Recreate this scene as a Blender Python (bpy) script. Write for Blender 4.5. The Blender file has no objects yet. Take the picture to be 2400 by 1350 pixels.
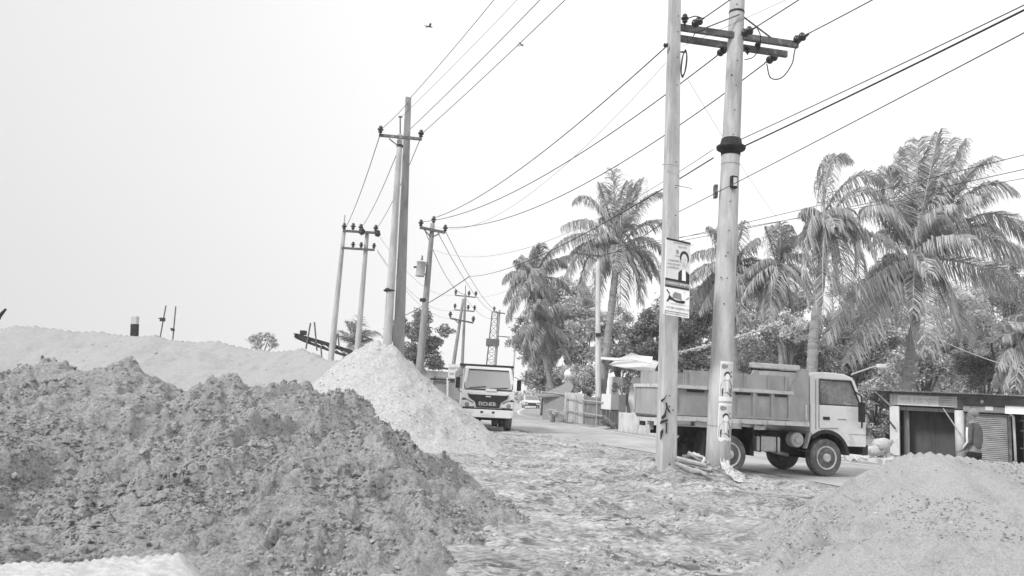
import bpy, bmesh, math, random
import numpy as np
from mathutils import Vector, Matrix
random.seed(7); RNG = np.random.default_rng(11)
S = bpy.context.scene; COL = S.collection
# ------------------------------------------------------------------ camera
FPX = 1800.0; EYE = 1.5
PITCH = math.atan(247.6/1800); ROLL = math.radians(3.03)
FW = np.array([0, math.cos(PITCH), math.sin(PITCH)])
_u0 = np.array([0, -math.sin(PITCH), math.cos(PITCH)]); _r0 = np.array([1.0, 0, 0])
UP = math.cos(ROLL)*_u0 - math.sin(ROLL)*_r0
RT = math.cos(ROLL)*_r0 + math.sin(ROLL)*_u0
CAM = np.array([0, 0, EYE])
def ray(u, v): return FW + RT*(u-1200)/FPX + UP*(675-v)/FPX
def at(u, v, d):
    k = ray(u, v); return CAM + k*d/k[1]
def atz(u, v, z):
    k = ray(u, v); return CAM + k*(z-EYE)/k[2]
cd = bpy.data.cameras.new('camera'); cam = bpy.data.objects.new('camera', cd); COL.objects.link(cam)
cd.sensor_width = 36; cd.lens = 36*FPX/2400; cd.clip_end = 3000; cd.clip_start = 0.1
cam.matrix_world = Matrix([[RT[i], UP[i], -FW[i], CAM[i]] for i in range(3)] + [[0, 0, 0, 1]])
S.camera = cam
# ------------------------------------------------------------------ sky and sun
SUN_EL, SUN_AZ = math.radians(42), math.radians(232)      # azimuth the light comes from, clockwise from +Y
w = bpy.data.worlds.new('World'); S.world = w; w.use_nodes = True
nt = w.node_tree; nt.nodes.clear(); N = nt.nodes.new; L = nt.links.new
sky = N('ShaderNodeTexSky'); sky.sky_type = 'NISHITA'; sky.sun_disc = False
sky.sun_elevation = SUN_EL; sky.sun_rotation = SUN_AZ; sky.air_density = 2; sky.dust_density = 5
bw = N('ShaderNodeRGBToBW'); L(sky.outputs[0], bw.inputs[0])
tc = N('ShaderNodeTexCoord'); sep = N('ShaderNodeSeparateXYZ'); L(tc.outputs['Generated'], sep.inputs[0])
mr = N('ShaderNodeMapRange'); L(sep.outputs['X'], mr.inputs[0])
mr.inputs[1].default_value = -0.6; mr.inputs[2].default_value = 0.15; mr.inputs[3].default_value = 8.1; mr.inputs[4].default_value = 11.6
nz = N('ShaderNodeTexNoise'); nz.inputs['Scale'].default_value = 1.6; nz.inputs['Detail'].default_value = 3; L(tc.outputs['Generated'], nz.inputs['Vector'])
m1 = N('ShaderNodeMath'); m1.operation = 'MULTIPLY_ADD'; L(nz.outputs[0], m1.inputs[0]); m1.inputs[1].default_value = 0.9; L(mr.outputs[0], m1.inputs[2])
mz = N('ShaderNodeMapRange'); L(sep.outputs['Z'], mz.inputs[0]); mz.inputs[1].default_value = 0.0; mz.inputs[2].default_value = 0.5; mz.inputs[3].default_value = 0.97; mz.inputs[4].default_value = 1.03
mm = N('ShaderNodeMath'); mm.operation = 'MULTIPLY'; L(m1.outputs[0], mm.inputs[0]); L(mz.outputs[0], mm.inputs[1])
mx = N('ShaderNodeMix'); mx.data_type = 'FLOAT'; mx.inputs[0].default_value = 0.93; L(bw.outputs[0], mx.inputs[2]); L(mm.outputs[0], mx.inputs[3])
bg = N('ShaderNodeBackground'); bg.inputs['Strength'].default_value = 0.1; L(mx.outputs[0], bg.inputs['Color'])
wo = N('ShaderNodeOutputWorld'); L(bg.outputs[0], wo.inputs[0])
sd = bpy.data.lights.new('sun', 'SUN'); sd.energy = 2.8; sd.angle = math.radians(10); sd.color = (1, 1, 1)
so = bpy.data.objects.new('sun', sd); COL.objects.link(so)
so.rotation_euler = Vector((math.sin(SUN_AZ)*math.cos(SUN_EL), math.cos(SUN_AZ)*math.cos(SUN_EL), math.sin(SUN_EL))).to_track_quat('Z', 'Y').to_euler()
S.view_settings.view_transform = 'Standard'; S.view_settings.look = 'None'; S.view_settings.gamma = 1; S.view_settings.exposure = 0.0
S.render.engine = 'CYCLES'
# ------------------------------------------------------------------ materials (a monochrome picture: every colour is a grey)
MATS = {}
def mat(name, v, rough=0.8, amt=0.25, scale=4.0, bump=0.0, bscale=40.0, spec=0.3, stretch=(1, 1, 1), metal=0.0, island=0.0, transl=0.0, dirt=0.0, dirtv=0.1, dscale=1.2, alpha=1.0):
    if name in MATS: return MATS[name]
    m = bpy.data.materials.new(name); m.use_nodes = True; t = m.node_tree; n = t.nodes; l = t.links
    b = n['Principled BSDF']; b.inputs['Roughness'].default_value = rough; b.inputs['Specular IOR Level'].default_value = spec; b.inputs['Metallic'].default_value = metal
    co = n.new('ShaderNodeTexCoord'); mp = n.new('ShaderNodeMapping'); mp.inputs['Scale'].default_value = stretch; l.new(co.outputs['Object'], mp.inputs[0])
    no = n.new('ShaderNodeTexNoise'); no.inputs['Scale'].default_value = scale; no.inputs['Detail'].default_value = 8; no.inputs['Roughness'].default_value = 0.65; l.new(mp.outputs[0], no.inputs['Vector'])
    r = n.new('ShaderNodeMapRange'); l.new(no.outputs[0], r.inputs[0]); r.inputs[1].default_value = 0.3; r.inputs[2].default_value = 0.7
    r.inputs[3].default_value = v*(1-amt); r.inputs[4].default_value = min(0.95, v*(1+amt)); out = r.outputs[0]
    if island:
        g = n.new('ShaderNodeNewGeometry'); q = n.new('ShaderNodeMapRange'); l.new(g.outputs['Random Per Island'], q.inputs[0]); q.inputs[3].default_value = 1-island; q.inputs[4].default_value = 1+island
        k = n.new('ShaderNodeMath'); k.operation = 'MULTIPLY'; l.new(out, k.inputs[0]); l.new(q.outputs[0], k.inputs[1]); out = k.outputs[0]
    if dirt:
        d = n.new('ShaderNodeTexNoise'); d.inputs['Scale'].default_value = dscale; d.inputs['Detail'].default_value = 10; d.inputs['Roughness'].default_value = 0.7; l.new(mp.outputs[0], d.inputs['Vector'])
        q = n.new('ShaderNodeMapRange'); l.new(d.outputs[0], q.inputs[0]); q.inputs[1].default_value = 0.62-0.3*dirt; q.inputs[2].default_value = 0.72-0.15*dirt; q.inputs[3].default_value = 0; q.inputs[4].default_value = 1
        k = n.new('ShaderNodeMix'); k.data_type = 'FLOAT'; l.new(q.outputs[0], k.inputs[0]); l.new(out, k.inputs[2]); k.inputs[3].default_value = dirtv; out = k.outputs[0]
    l.new(out, b.inputs['Base Color'])
    if bump:
        e = n.new('ShaderNodeTexNoise'); e.inputs['Scale'].default_value = bscale; e.inputs['Detail'].default_value = 9; e.inputs['Roughness'].default_value = 0.7; l.new(mp.outputs[0], e.inputs['Vector'])
        u = n.new('ShaderNodeBump'); u.inputs['Strength'].default_value = 1; u.inputs['Distance'].default_value = bump; l.new(e.outputs[0], u.inputs['Height']); l.new(u.outputs[0], b.inputs['Normal'])
    if transl:
        tr = n.new('ShaderNodeBsdfTranslucent'); l.new(out, tr.inputs[0]); ms = n.new('ShaderNodeMixShader'); ms.inputs[0].default_value = transl
        l.new(b.outputs[0], ms.inputs[1]); l.new(tr.outputs[0], ms.inputs[2]); l.new(ms.outputs[0], n['Material Output'].inputs[0])
    if alpha < 1: b.inputs['Alpha'].default_value = alpha
    MATS[name] = m; return m
def streak(name, v, dark, sc, stretch, lo=0.45, hi=0.62, bump=0.02, bs=60, rough=0.95, fine=0.3, vor=0.0, vs=30, shade_fleck=0.0, fs=20, fv=0.1, fst=(1, 1, 1), frot=0.0, fm=0.7):
    """granular earth: two colours broken up by stretched noise, real grain through bump"""
    m = bpy.data.materials.new(name); m.use_nodes = True; t = m.node_tree; n = t.nodes; l = t.links
    b = n['Principled BSDF']; b.inputs['Roughness'].default_value = rough; b.inputs['Specular IOR Level'].default_value = 0.1
    co = n.new('ShaderNodeTexCoord'); mp = n.new('ShaderNodeMapping'); mp.inputs['Scale'].default_value = stretch; l.new(co.outputs['Object'], mp.inputs[0])
    a = n.new('ShaderNodeTexNoise'); a.inputs['Scale'].default_value = sc; a.inputs['Detail'].default_value = 12; a.inputs['Roughness'].default_value = 0.72; a.inputs['Distortion'].default_value = 0.0; l.new(mp.outputs[0], a.inputs['Vector'])
    q = n.new('ShaderNodeMapRange'); l.new(a.outputs[0], q.inputs[0]); q.inputs[1].default_value = lo; q.inputs[2].default_value = hi; q.inputs[3].default_value = dark; q.inputs[4].default_value = v
    f = n.new('ShaderNodeTexNoise'); f.inputs['Scale'].default_value = bs*0.6; f.inputs['Detail'].default_value = 6; l.new(mp.outputs[0], f.inputs['Vector'])
    q2 = n.new('ShaderNodeMapRange'); l.new(f.outputs[0], q2.inputs[0]); q2.inputs[1].default_value = 0.35; q2.inputs[2].default_value = 0.65; q2.inputs[3].default_value = 1-fine; q2.inputs[4].default_value = 1+fine
    k = n.new('ShaderNodeMath'); k.operation = 'MULTIPLY'; l.new(q.outputs[0], k.inputs[0]); l.new(q2.outputs[0], k.inputs[1]); col = k.outputs[0]
    if shade_fleck:  # dark flecks painted into the colour to stand for shade in crevices
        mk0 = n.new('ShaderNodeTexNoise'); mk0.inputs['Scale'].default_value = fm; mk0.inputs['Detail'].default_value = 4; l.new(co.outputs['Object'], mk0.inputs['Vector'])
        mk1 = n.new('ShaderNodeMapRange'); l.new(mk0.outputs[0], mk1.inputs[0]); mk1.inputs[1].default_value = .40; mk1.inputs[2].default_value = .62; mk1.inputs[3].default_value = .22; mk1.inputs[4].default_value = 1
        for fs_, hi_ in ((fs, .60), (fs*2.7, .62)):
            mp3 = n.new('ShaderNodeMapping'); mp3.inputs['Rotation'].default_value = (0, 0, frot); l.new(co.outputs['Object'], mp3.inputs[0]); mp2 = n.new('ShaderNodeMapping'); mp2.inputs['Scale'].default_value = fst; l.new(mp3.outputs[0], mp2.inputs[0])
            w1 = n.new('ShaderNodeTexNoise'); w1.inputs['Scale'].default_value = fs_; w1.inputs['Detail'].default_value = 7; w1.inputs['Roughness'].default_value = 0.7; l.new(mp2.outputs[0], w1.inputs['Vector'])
            w2 = n.new('ShaderNodeMapRange'); l.new(w1.outputs[0], w2.inputs[0]); w2.inputs[1].default_value = hi_-.08*shade_fleck; w2.inputs[2].default_value = hi_+.05-.06*shade_fleck; w2.inputs[3].default_value = 0; w2.inputs[4].default_value = min(1, .55+.4*shade_fleck)
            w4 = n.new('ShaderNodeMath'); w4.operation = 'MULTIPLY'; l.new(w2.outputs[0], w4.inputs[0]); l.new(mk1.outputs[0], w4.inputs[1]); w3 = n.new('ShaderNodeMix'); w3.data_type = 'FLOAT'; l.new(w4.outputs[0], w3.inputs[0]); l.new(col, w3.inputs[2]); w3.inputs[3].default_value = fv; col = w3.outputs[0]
    l.new(col, b.inputs['Base Color'])
    e = n.new('ShaderNodeTexNoise'); e.inputs['Scale'].default_value = bs; e.inputs['Detail'].default_value = 10; e.inputs['Roughness'].default_value = 0.75; l.new(mp.outputs[0], e.inputs['Vector'])
    h = e.outputs[0]
    if vor:
        vo = n.new('ShaderNodeTexVoronoi'); vo.inputs['Scale'].default_value = vs; l.new(co.outputs['Object'], vo.inputs['Vector'])
        k2 = n.new('ShaderNodeMath'); k2.operation = 'MULTIPLY_ADD'; l.new(vo.outputs['Distance'], k2.inputs[0]); k2.inputs[1].default_value = -vor; l.new(h, k2.inputs[2]); h = k2.outputs[0]
    u = n.new('ShaderNodeBump'); u.inputs['Distance'].default_value = bump; l.new(h, u.inputs['Height']); l.new(u.outputs[0], b.inputs['Normal'])
    MATS[name] = m; return m
CONC = mat('pole_concrete', 0.48, 0.9, 0.25, 3, 0.008, 40, stretch=(2, 2, 0.35), dirt=0.42, dirtv=0.33, dscale=2)
CONC_D = mat('pole_concrete_dark', 0.3, 0.9, 0.25, 3, 0.004, 60, stretch=(2, 2, 0.35), dirt=0.25, dirtv=0.2, dscale=2)
CONC_L = mat('pole_concrete_pale', 0.62, 0.9, 0.15, 3, 0.004, 60, stretch=(2, 2, 0.3), dirt=0.2, dirtv=0.3, dscale=2)
STEEL = mat('galvanised_steel', 0.1, 0.6, 0.4, 8, 0.001, 50, dirt=0.3, dirtv=0.3, dscale=6)
DARK = mat('dark_steel', 0.025, 0.6, 0.4, 6)
PORC = mat('brown_porcelain', 0.02, 0.25, 0.2, 6, spec=0.5)
WIREM = mat('wire_metal', 0.06, 0.6, 0.2, 3)
WIREB = mat('black_cable', 0.03, 0.6, 0.3, 9)
WIREG = mat('pale_wire', 0.42, 0.7, 0.15, 3)
WHITE = mat('white_paint', 0.72, 0.4, 0.08, 3, dirt=0.25, dirtv=0.5, dscale=2.5, spec=0.5)
CABP = mat('cab_paint', 0.66, 0.35, 0.06, 2, dirt=0.22, dirtv=0.48, dscale=2, spec=0.5)
BEDP = mat('bed_paint', 0.37, 0.6, 0.15, 3, 0.002, 30, dirt=0.5, dirtv=0.28, dscale=1.6, stretch=(1, 1, 0.5))
BEDL = mat('bed_paint_worn', 0.56, 0.6, 0.15, 5, 0.001, 30, dirt=0.3, dirtv=0.3, dscale=4)
CHAS = mat('chassis_grime', 0.035, 0.8, 0.5, 5, 0.004, 30)
RUB = mat('tyre_rubber', 0.11, 0.85, 0.3, 6, 0.003, 60, dirt=0.35, dirtv=0.2, dscale=6)
RIM = mat('wheel_steel', 0.5, 0.5, 0.2, 6, dirt=0.3, dirtv=0.25, dscale=8)
TANK = mat('dusty_tank', 0.42, 0.5, 0.25, 6, dirt=0.3, dirtv=0.2, dscale=6)
BLACKP = mat('black_plastic', 0.02, 0.5, 0.3, 5)
PAPER = mat('poster_paper', 0.8, 0.7, 0.06, 8, dirt=0.15, dirtv=0.55, dscale=6)
PAPG = mat('poster_grey', 0.5, 0.7, 0.1, 8)
PAPGL = mat('poster_pale_grey', 0.62, 0.7, 0.1, 8)
INK = mat('printing_ink', 0.035, 0.7, 0.2, 8)
INKG = mat('grey_ink', 0.24, 0.7, 0.2, 8)
SKINP = mat('printed_skin', 0.6, 0.7, 0.1, 8)
TRUNK = mat('palm_trunk', 0.3, 0.95, 0.25, 3, 0.03, 9, stretch=(1, 1, 3), dirt=0.3, dirtv=0.12, dscale=2)
BARK = mat('tree_bark', 0.16, 0.95, 0.3, 3, 0.03, 9, stretch=(1, 1, .4))
FROND = mat('palm_leaflets', 0.50, 0.5, 0.25, 1.2, island=0.38, transl=0.3, spec=0.4)
FRONDF = mat('palm_leaflets_far', 0.47, 0.5, 0.25, 1.2, island=0.38, transl=0.3, spec=0.4)
RACH = mat('frond_stem', 0.4, 0.7, 0.2, 3)
LEAF = mat('leaf_mid', 0.50, 0.5, 0.3, 0.8, island=0.6, transl=0.3, spec=0.4)
LEAFD = mat('leaf_dark', 0.30, 0.5, 0.3, 0.8, island=0.6, transl=0.4, spec=0.4)
LEAFL = mat('leaf_light', 0.66, 0.5, 0.25, 1.0, island=0.38, transl=0.3, spec=0.5)
LEAFW = mat('leaf_dry_pale', 0.7, 0.6, 0.2, 1.5, island=0.3, transl=0.2)
TIN = mat('corrugated_tin', 0.55, 0.5, 0.15, 3, dirt=0.4, dirtv=0.33, dscale=2, stretch=(1, 1, 0.4), spec=0.5)
TIND = mat('dull_tin', 0.26, 0.7, 0.25, 4, dirt=0.35, dirtv=0.14, dscale=3, stretch=(1, 1, 0.4))
TINW = mat('bright_tin', 0.78, 0.5, 0.08, 4)
PLANK = mat('grey_planks', 0.24, 0.9, 0.35, 4, 0.01, 20, stretch=(4, 4, 0.5))
BAMB = mat('bamboo', 0.42, 0.7, 0.2, 6)
THATCH = mat('straw_thatch', 0.3, 0.95, 0.35, 10, 0.03, 20, stretch=(3, 3, 0.6))
PLAST = mat('lime_plaster', 0.62, 0.9, 0.15, 2.5, 0.004, 30, dirt=0.35, dirtv=0.36, dscale=1.8, stretch=(1.5, 1.5, 0.6))
PLASTW = mat('white_plaster', 0.8, 0.9, 0.07, 2.5)
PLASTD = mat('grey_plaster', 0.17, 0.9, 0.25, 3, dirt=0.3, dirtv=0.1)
SHUT = mat('shutter_steel', 0.38, 0.6, 0.2, 3, dirt=0.35, dirtv=0.24, dscale=2, stretch=(1, 1, 2))
DOORD = mat('dark_board', 0.11, 0.8, 0.3, 2, stretch=(3, 3, .5), dirt=0.3, dirtv=0.08, dscale=2)
WOOD = mat('raw_wood', 0.4, 0.85, 0.3, 5, 0.006, 30, stretch=(3, 3, 1))
SACK = mat('jute_sack', 0.5, 0.95, 0.2, 8, 0.01, 60)
CLOTHP = mat('plastic_sheet', 0.62, 0.5, 0.25, 7, 0.01, 12, dirt=0.3, dirtv=0.25, dscale=5)
JACK = mat('dark_jacket', 0.11, 0.8, 0.2, 10, 0.004, 40)
PANT = mat('black_trousers', 0.02, 0.85, 0.2, 10)
SKIN = mat('skin', 0.24, 0.6, 0.1, 10)
HAIR = mat('grey_hair', 0.26, 0.9, 0.3, 40, 0.01, 80)
LAMPG = mat('lamp_glass', 0.6, 0.15, 0.1, 5, spec=0.6)
MARK = mat('road_paint', 0.8, 0.8, 0.1, 5, dirt=0.5, dirtv=0.5, dscale=4)
def glass(name, v, a):
    m = bpy.data.materials.new(name); m.use_nodes = True; b = m.node_tree.nodes['Principled BSDF']
    b.inputs['Base Color'].default_value = (v, v, v, 1); b.inputs['Roughness'].default_value = 0.05; b.inputs['Alpha'].default_value = a; b.inputs['Specular IOR Level'].default_value = 0.6
    return m
GLASS = glass('cab_glass', 0.35, 0.25); GLASSD = glass('windscreen_glass', 0.42, 0.72)
# ------------------------------------------------------------------ object helpers
ORG = {}
def link(o): COL.objects.link(o); return o
def thing(name, label, cat, loc=(0, 0, 0), rz=0.0, group=None, world=True):
    o = link(bpy.data.objects.new(name, None)); o.location = Vector(loc); o.rotation_euler = (0, 0, rz); o.empty_display_size = 0.3
    o['label'] = label; o['category'] = cat
    if group: o['group'] = group
    ORG[o.name] = np.array(loc, float) if world else np.zeros(3)
    return o
def tag(o, label, cat, group=None):
    o['label'] = label; o['category'] = cat
    if group: o['group'] = group
    return o
def nrm(a):
    a = np.array(a, float); k = np.linalg.norm(a); return a/k if k > 1e-9 else a
def frame(t):
    t = nrm(t); h = np.array([0, 0, 1.0]) if abs(t[2]) < 0.9 else np.array([1.0, 0, 0])
    s = nrm(np.cross(t, h)); return s, np.cross(s, t)
class MB:
    def __init__(s): s.v = []; s.f = []
    def add(s, vs, fs):
        o = len(s.v); s.v += [tuple(map(float, p)) for p in vs]; s.f += [tuple(i+o for i in f) for f in fs]; return s
    def box(s, c, d, R=None):
        c = np.array(c, float); p = []
        for z in (-.5, .5):
            for x, y in ((-.5, -.5), (.5, -.5), (.5, .5), (-.5, .5)):
                q = np.array([x*d[0], y*d[1], z*d[2]])
                p.append(c + (R @ q if R is not None else q))
        return s.add(p, [(3, 2, 1, 0), (4, 5, 6, 7), (0, 1, 5, 4), (1, 2, 6, 5), (2, 3, 7, 6), (3, 0, 4, 7)])
    def bar(s, a, b, w, h, up=None):
        a = np.array(a, float); b = np.array(b, float); t = nrm(b-a)
        if up is None: sd_, u_ = frame(t)
        else: sd_ = nrm(np.cross(t, up)); u_ = np.cross(sd_, t)
        p = [q + sd_*x*w/2 + u_*y*h/2 for q in (a, b) for x, y in ((-1, -1), (1, -1), (1, 1), (-1, 1))]
        return s.add(p, [(3, 2, 1, 0), (4, 5, 6, 7), (0, 1, 5, 4), (1, 2, 6, 5), (2, 3, 7, 6), (3, 0, 4, 7)])
    def tube(s, pts, r, n=8, cap=True):
        pts = [np.array(p, float) for p in pts]; m = len(pts)
        rr = [r]*m if np.isscalar(r) else list(r); vs = []; S0 = None
        for i, p in enumerate(pts):
            t = nrm(pts[min(i+1, m-1)] - pts[max(i-1, 0)])
            if S0 is None: S0, _ = frame(t)
            S0 = nrm(S0 - t*np.dot(S0, t)); U0 = np.cross(S0, t)
            for k in range(n):
                a = 2*math.pi*k/n; vs.append(p + rr[i]*(math.cos(a)*S0 + math.sin(a)*U0))
        fs = [(i*n+k, i*n+(k+1) % n, (i+1)*n+(k+1) % n, (i+1)*n+k) for i in range(m-1) for k in range(n)]
        if cap: fs += [tuple(range(n-1, -1, -1)), tuple((m-1)*n+k for k in range(n))]
        return s.add(vs, fs)
    def lathe(s, base, axis, prof, n=14):
        base = np.array(base, float); a = nrm(axis); S0, U0 = frame(a); vs = []
        for h, r in prof:
            for k in range(n):
                t = 2*math.pi*k/n; vs.append(base + a*h + r*(math.cos(t)*S0 + math.sin(t)*U0))
        m = len(prof)
        fs = [(i*n+k, i*n+(k+1) % n, (i+1)*n+(k+1) % n, (i+1)*n+k) for i in range(m-1) for k in range(n)]
        fs += [tuple(range(n-1, -1, -1)), tuple((m-1)*n+k for k in range(n))]
        return s.add(vs, fs)
    def prism(s, prof, y0, y1, ax='y'):
        n = len(prof)
        P = {'y': lambda a, b, y: (a, y, b), 'x': lambda a, b, y: (y, a, b), 'z': lambda a, b, y: (a, b, y)}[ax]
        vs = [P(a, b, y0) for a, b in prof] + [P(a, b, y1) for a, b in prof]
        return s.add(vs, [tuple(range(n)), tuple(range(2*n-1, n-1, -1))] + [(k, n+k, n+(k+1) % n, (k+1) % n) for k in range(n)])
    def quad(s, a, b, c, d): return s.add([a, b, c, d], [(0, 1, 2, 3)])
    def build(s, name, m, parent=None, smooth=False, bevel=0, shift=None):
        me = bpy.data.meshes.new(name); V = np.array(s.v, float).reshape(-1, 3)
        o = bpy.data.objects.new(name, me)
        org = ORG[parent.name] if parent is not None else (np.array(shift, float) if shift is not None else np.zeros(3))
        if parent is not None: o.parent = parent
        elif shift is not None: o.location = shift
        me.from_pydata([tuple(p) for p in (V-org)], [], s.f)
        b = bmesh.new(); b.from_mesh(me); bmesh.ops.recalc_face_normals(b, faces=b.faces); b.to_mesh(me); b.free()
        me.materials.append(m); link(o); ORG[o.name] = org
        if smooth: me.polygons.foreach_set('use_smooth', [True]*len(me.polygons))
        if bevel:
            bv = o.modifiers.new('bevel', 'BEVEL'); bv.width = bevel; bv.segments = 2; bv.limit_method = 'ANGLE'; bv.angle_limit = math.radians(35)
        return o
def npmesh(name, V, Fq, m, parent=None, smooth=False, org=None):
    me = bpy.data.meshes.new(name); V = np.asarray(V, np.float64)
    og = ORG[parent.name] if parent is not None else (np.array(org, float) if org is not None else np.zeros(3))
    V = V-og; n, k = Fq.shape
    me.vertices.add(len(V)); me.vertices.foreach_set('co', V.astype(np.float32).ravel())
    me.loops.add(n*k); me.loops.foreach_set('vertex_index', Fq.astype(np.int32).ravel())
    me.polygons.add(n); me.polygons.foreach_set('loop_start', np.arange(0, n*k, k, dtype=np.int32)); me.polygons.foreach_set('loop_total', np.full(n, k, np.int32))
    me.polygons.foreach_set('use_smooth', np.full(n, smooth)); me.update(calc_edges=True); me.validate(); me.materials.append(m)
    o = link(bpy.data.objects.new(name, me))
    if parent is not None: o.parent = parent
    else: o.location = og
    ORG[o.name] = og; return o
def text_on(parent, name, txt, m, O, X, Y, size, off=0.004):
    """writing as a thin mesh laid on the plane with origin O and axes X, Y"""
    cu = bpy.data.curves.new('t', 'FONT'); cu.body = txt; cu.size = size; cu.extrude = 0.0008; cu.resolution_u = 3
    to = bpy.data.objects.new('t', cu); COL.objects.link(to); bpy.context.view_layer.update()
    me = bpy.data.meshes.new_from_object(to.evaluated_get(bpy.context.evaluated_depsgraph_get())); bpy.data.objects.remove(to); bpy.data.curves.remove(cu)
    X = nrm(X); Y = nrm(Y - X*np.dot(X, Y)); Z = np.cross(X, Y); org = ORG[parent.name]; O = np.array(O, float)
    for v in me.vertices:
        v.co = Vector(O + X*v.co.x + Y*v.co.y + Z*(off+v.co.z) - org)
    me.materials.clear(); me.materials.append(m); me.name = name
    o = link(bpy.data.objects.new(name, me)); o.parent = parent; ORG[o.name] = org; return o
# ------------------------------------------------------------------ noise
def _h(ix, iy, sd_):
    n = (ix.astype(np.int64)*374761393 + iy.astype(np.int64)*668265263 + sd_*1442695041) & 0xFFFFFFFF
    n = ((n ^ (n >> 13))*1274126177) & 0xFFFFFFFF; n = n ^ (n >> 16); return (n & 0xFFFFFF)/float(0xFFFFFF)
def vn(x, y, sd_=0):
    ix = np.floor(x); iy = np.floor(y); fx = x-ix; fy = y-iy; fx = fx*fx*(3-2*fx); fy = fy*fy*(3-2*fy)
    a = _h(ix, iy, sd_); b = _h(ix+1, iy, sd_); c = _h(ix, iy+1, sd_); d = _h(ix+1, iy+1, sd_)
    return (a*(1-fx)+b*fx)*(1-fy)+(c*(1-fx)+d*fx)*fy
def fbm(x, y, o=5, sd_=0, g=0.5):
    r = np.zeros_like(x); a = 1; t = 0
    for i in range(o): r += a*vn(x*2**i+i*17.3, y*2**i-i*9.1, sd_+i); t += a; a *= g
    return r/t
def clods(x, y, sc, sd_=0, dens=0.6):
    x = x/sc; y = y/sc; ix = np.floor(x); iy = np.floor(y); r = np.zeros_like(x)
    for dx in (-1, 0, 1):
        for dy in (-1, 0, 1):
            cx = ix+dx; cy = iy+dy; px_ = cx+_h(cx, cy, sd_+1); py_ = cy+_h(cx, cy, sd_+2); k = _h(cx, cy, sd_+3)
            R = 0.25+0.4*_h(cx, cy, sd_+4); d = np.hypot(x-px_, (y-py_)*1.0)/R
            r = np.maximum(r, np.where(k < dens, R*np.sqrt(np.maximum(0, 1-d*d)), 0))
    return r*sc
# ------------------------------------------------------------------ earth heaps
HEAPV = {}
def crestline(pts, step=0.08, slope=0.5):
    P = [np.r_[at(*p[:3]), p[3] if len(p) > 3 else slope] for p in pts]; out = []
    for a, b in zip(P[:-1], P[1:]):
        n = max(2, int(np.linalg.norm(b[:3]-a[:3])/step)); out += [a+(b-a)*t for t in np.linspace(0, 1, n, endpoint=False)]
    return np.array(out+[P[-1]])
def heap_z(X, Y, C, p):
    z = np.full(X.shape, -9.0)
    for cx, cy, cz, sl in C:
        if cz < 0.03: continue
        d = np.hypot(X-cx, Y-cy); R = cz/sl*(p*0.5+0.5)
        z = np.maximum(z, np.where(d < R*1.12, cz*np.sign(1-d/R)*np.abs(1-d/R)**p, -9.0))
    return z
def scatter(parent, V, n, s0, s1, m, mask=None, name='clods', top=False, flat=.95, lift=.3):
    ico = bmesh.new(); bmesh.ops.create_icosphere(ico, subdivisions=1, radius=1); iv = np.array([v.co[:] for v in ico.verts]); fv = np.array([[v.index for v in f.verts] for f in ico.faces]); ico.free()
    if mask is not None: V = V[RNG.random(len(V)) < mask(V[:, 0], V[:, 1])]
    P = V[RNG.integers(0, len(V), n)]; sz = s0*(s1/s0)**(RNG.random(n)**2.2)
    q = iv[None]*(1+RNG.uniform(-.32, .32, (n, len(iv), 1)))*(sz[:, None, None]*RNG.uniform(.65, 1.25, (n, 1, 3))*[1, 1, flat])
    a = RNG.uniform(0, 6.28, n); ca, sa = np.cos(a), np.sin(a); x = q[:, :, 0]*ca[:, None]-q[:, :, 1]*sa[:, None]; y = q[:, :, 0]*sa[:, None]+q[:, :, 1]*ca[:, None]
    q = np.stack([x+P[:, None, 0], y+P[:, None, 1], q[:, :, 2]+P[:, None, 2]+sz[:, None]*lift], 2)
    F_ = (fv[None]+np.arange(n)[:, None, None]*len(iv)).reshape(-1, 3)
    o = npmesh(name, q.reshape(-1, 3), F_, m, parent, False); o['kind'] = 'stuff'; return o
def heap(name, label, pts, slope, p, bounds, step, m, rough, extra=None, step_c=0.08, cut=-0.12):
    C = crestline(pts, step_c, slope)
    if extra: C = np.vstack([C]+[crestline(e, step_c, slope) for e in extra])
    x = np.arange(bounds[0], bounds[1], step); y = np.arange(bounds[2], bounds[3], step)
    X, Y = np.meshgrid(x, y); wx = (fbm(X*0.9, Y*0.9, 4, 5)-.5); wy = (fbm(X*0.9, Y*0.9, 4, 77)-.5)
    Z = heap_z(X+wx*0.4, Y+wy*0.4, C, p)
    Zs = np.where(Z > -5, rough(X, Y, Z), -9)
    Z = np.where(Z > -5, Z+Zs, -9)
    ok = Z > cut; idx = -np.ones(X.shape, int)
    q = ok[:-1, :-1] & ok[1:, :-1] & ok[:-1, 1:] & ok[1:, 1:]
    use = np.zeros(X.shape, bool); use[:-1, :-1] |= q; use[1:, :-1] |= q; use[:-1, 1:] |= q; use[1:, 1:] |= q
    idx[use] = np.arange(use.sum()); V = np.stack([X[use], Y[use], Z[use]], 1)
    a = idx[:-1, :-1][q]; b = idx[:-1, 1:][q]; c = idx[1:, 1:][q]; d = idx[1:, :-1][q]
    org = (float(V[:, 0].mean()), float(V[:, 1].mean()), 0)
    o = npmesh(name, V, np.stack([a, b, c, d], 1), m, None, True, org); tag(o, label, 'earth heap' if 'soil' in name else 'sand heap')
    o_V = V[V[:, 2] > 0.0]; HEAPV[name] = o_V
    return o
M_SOIL = streak('damp_soil_shade_flecks', 0.41, 0.33, 5.0, (1, 1, 1), 0.34, 0.5, 0.025, 70, fine=0.22, shade_fleck=0.85, fs=13, fv=0.03, fst=(.55, 1.5, 1), frot=-.6435, fm=1.4)  # painted crevice shade flecks over the soil's own mottling
M_CLOD = mat('soil_clods', 0.29, 0.95, 0.3, 8, 0.006, 90, spec=0.1, island=0.4)
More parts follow.
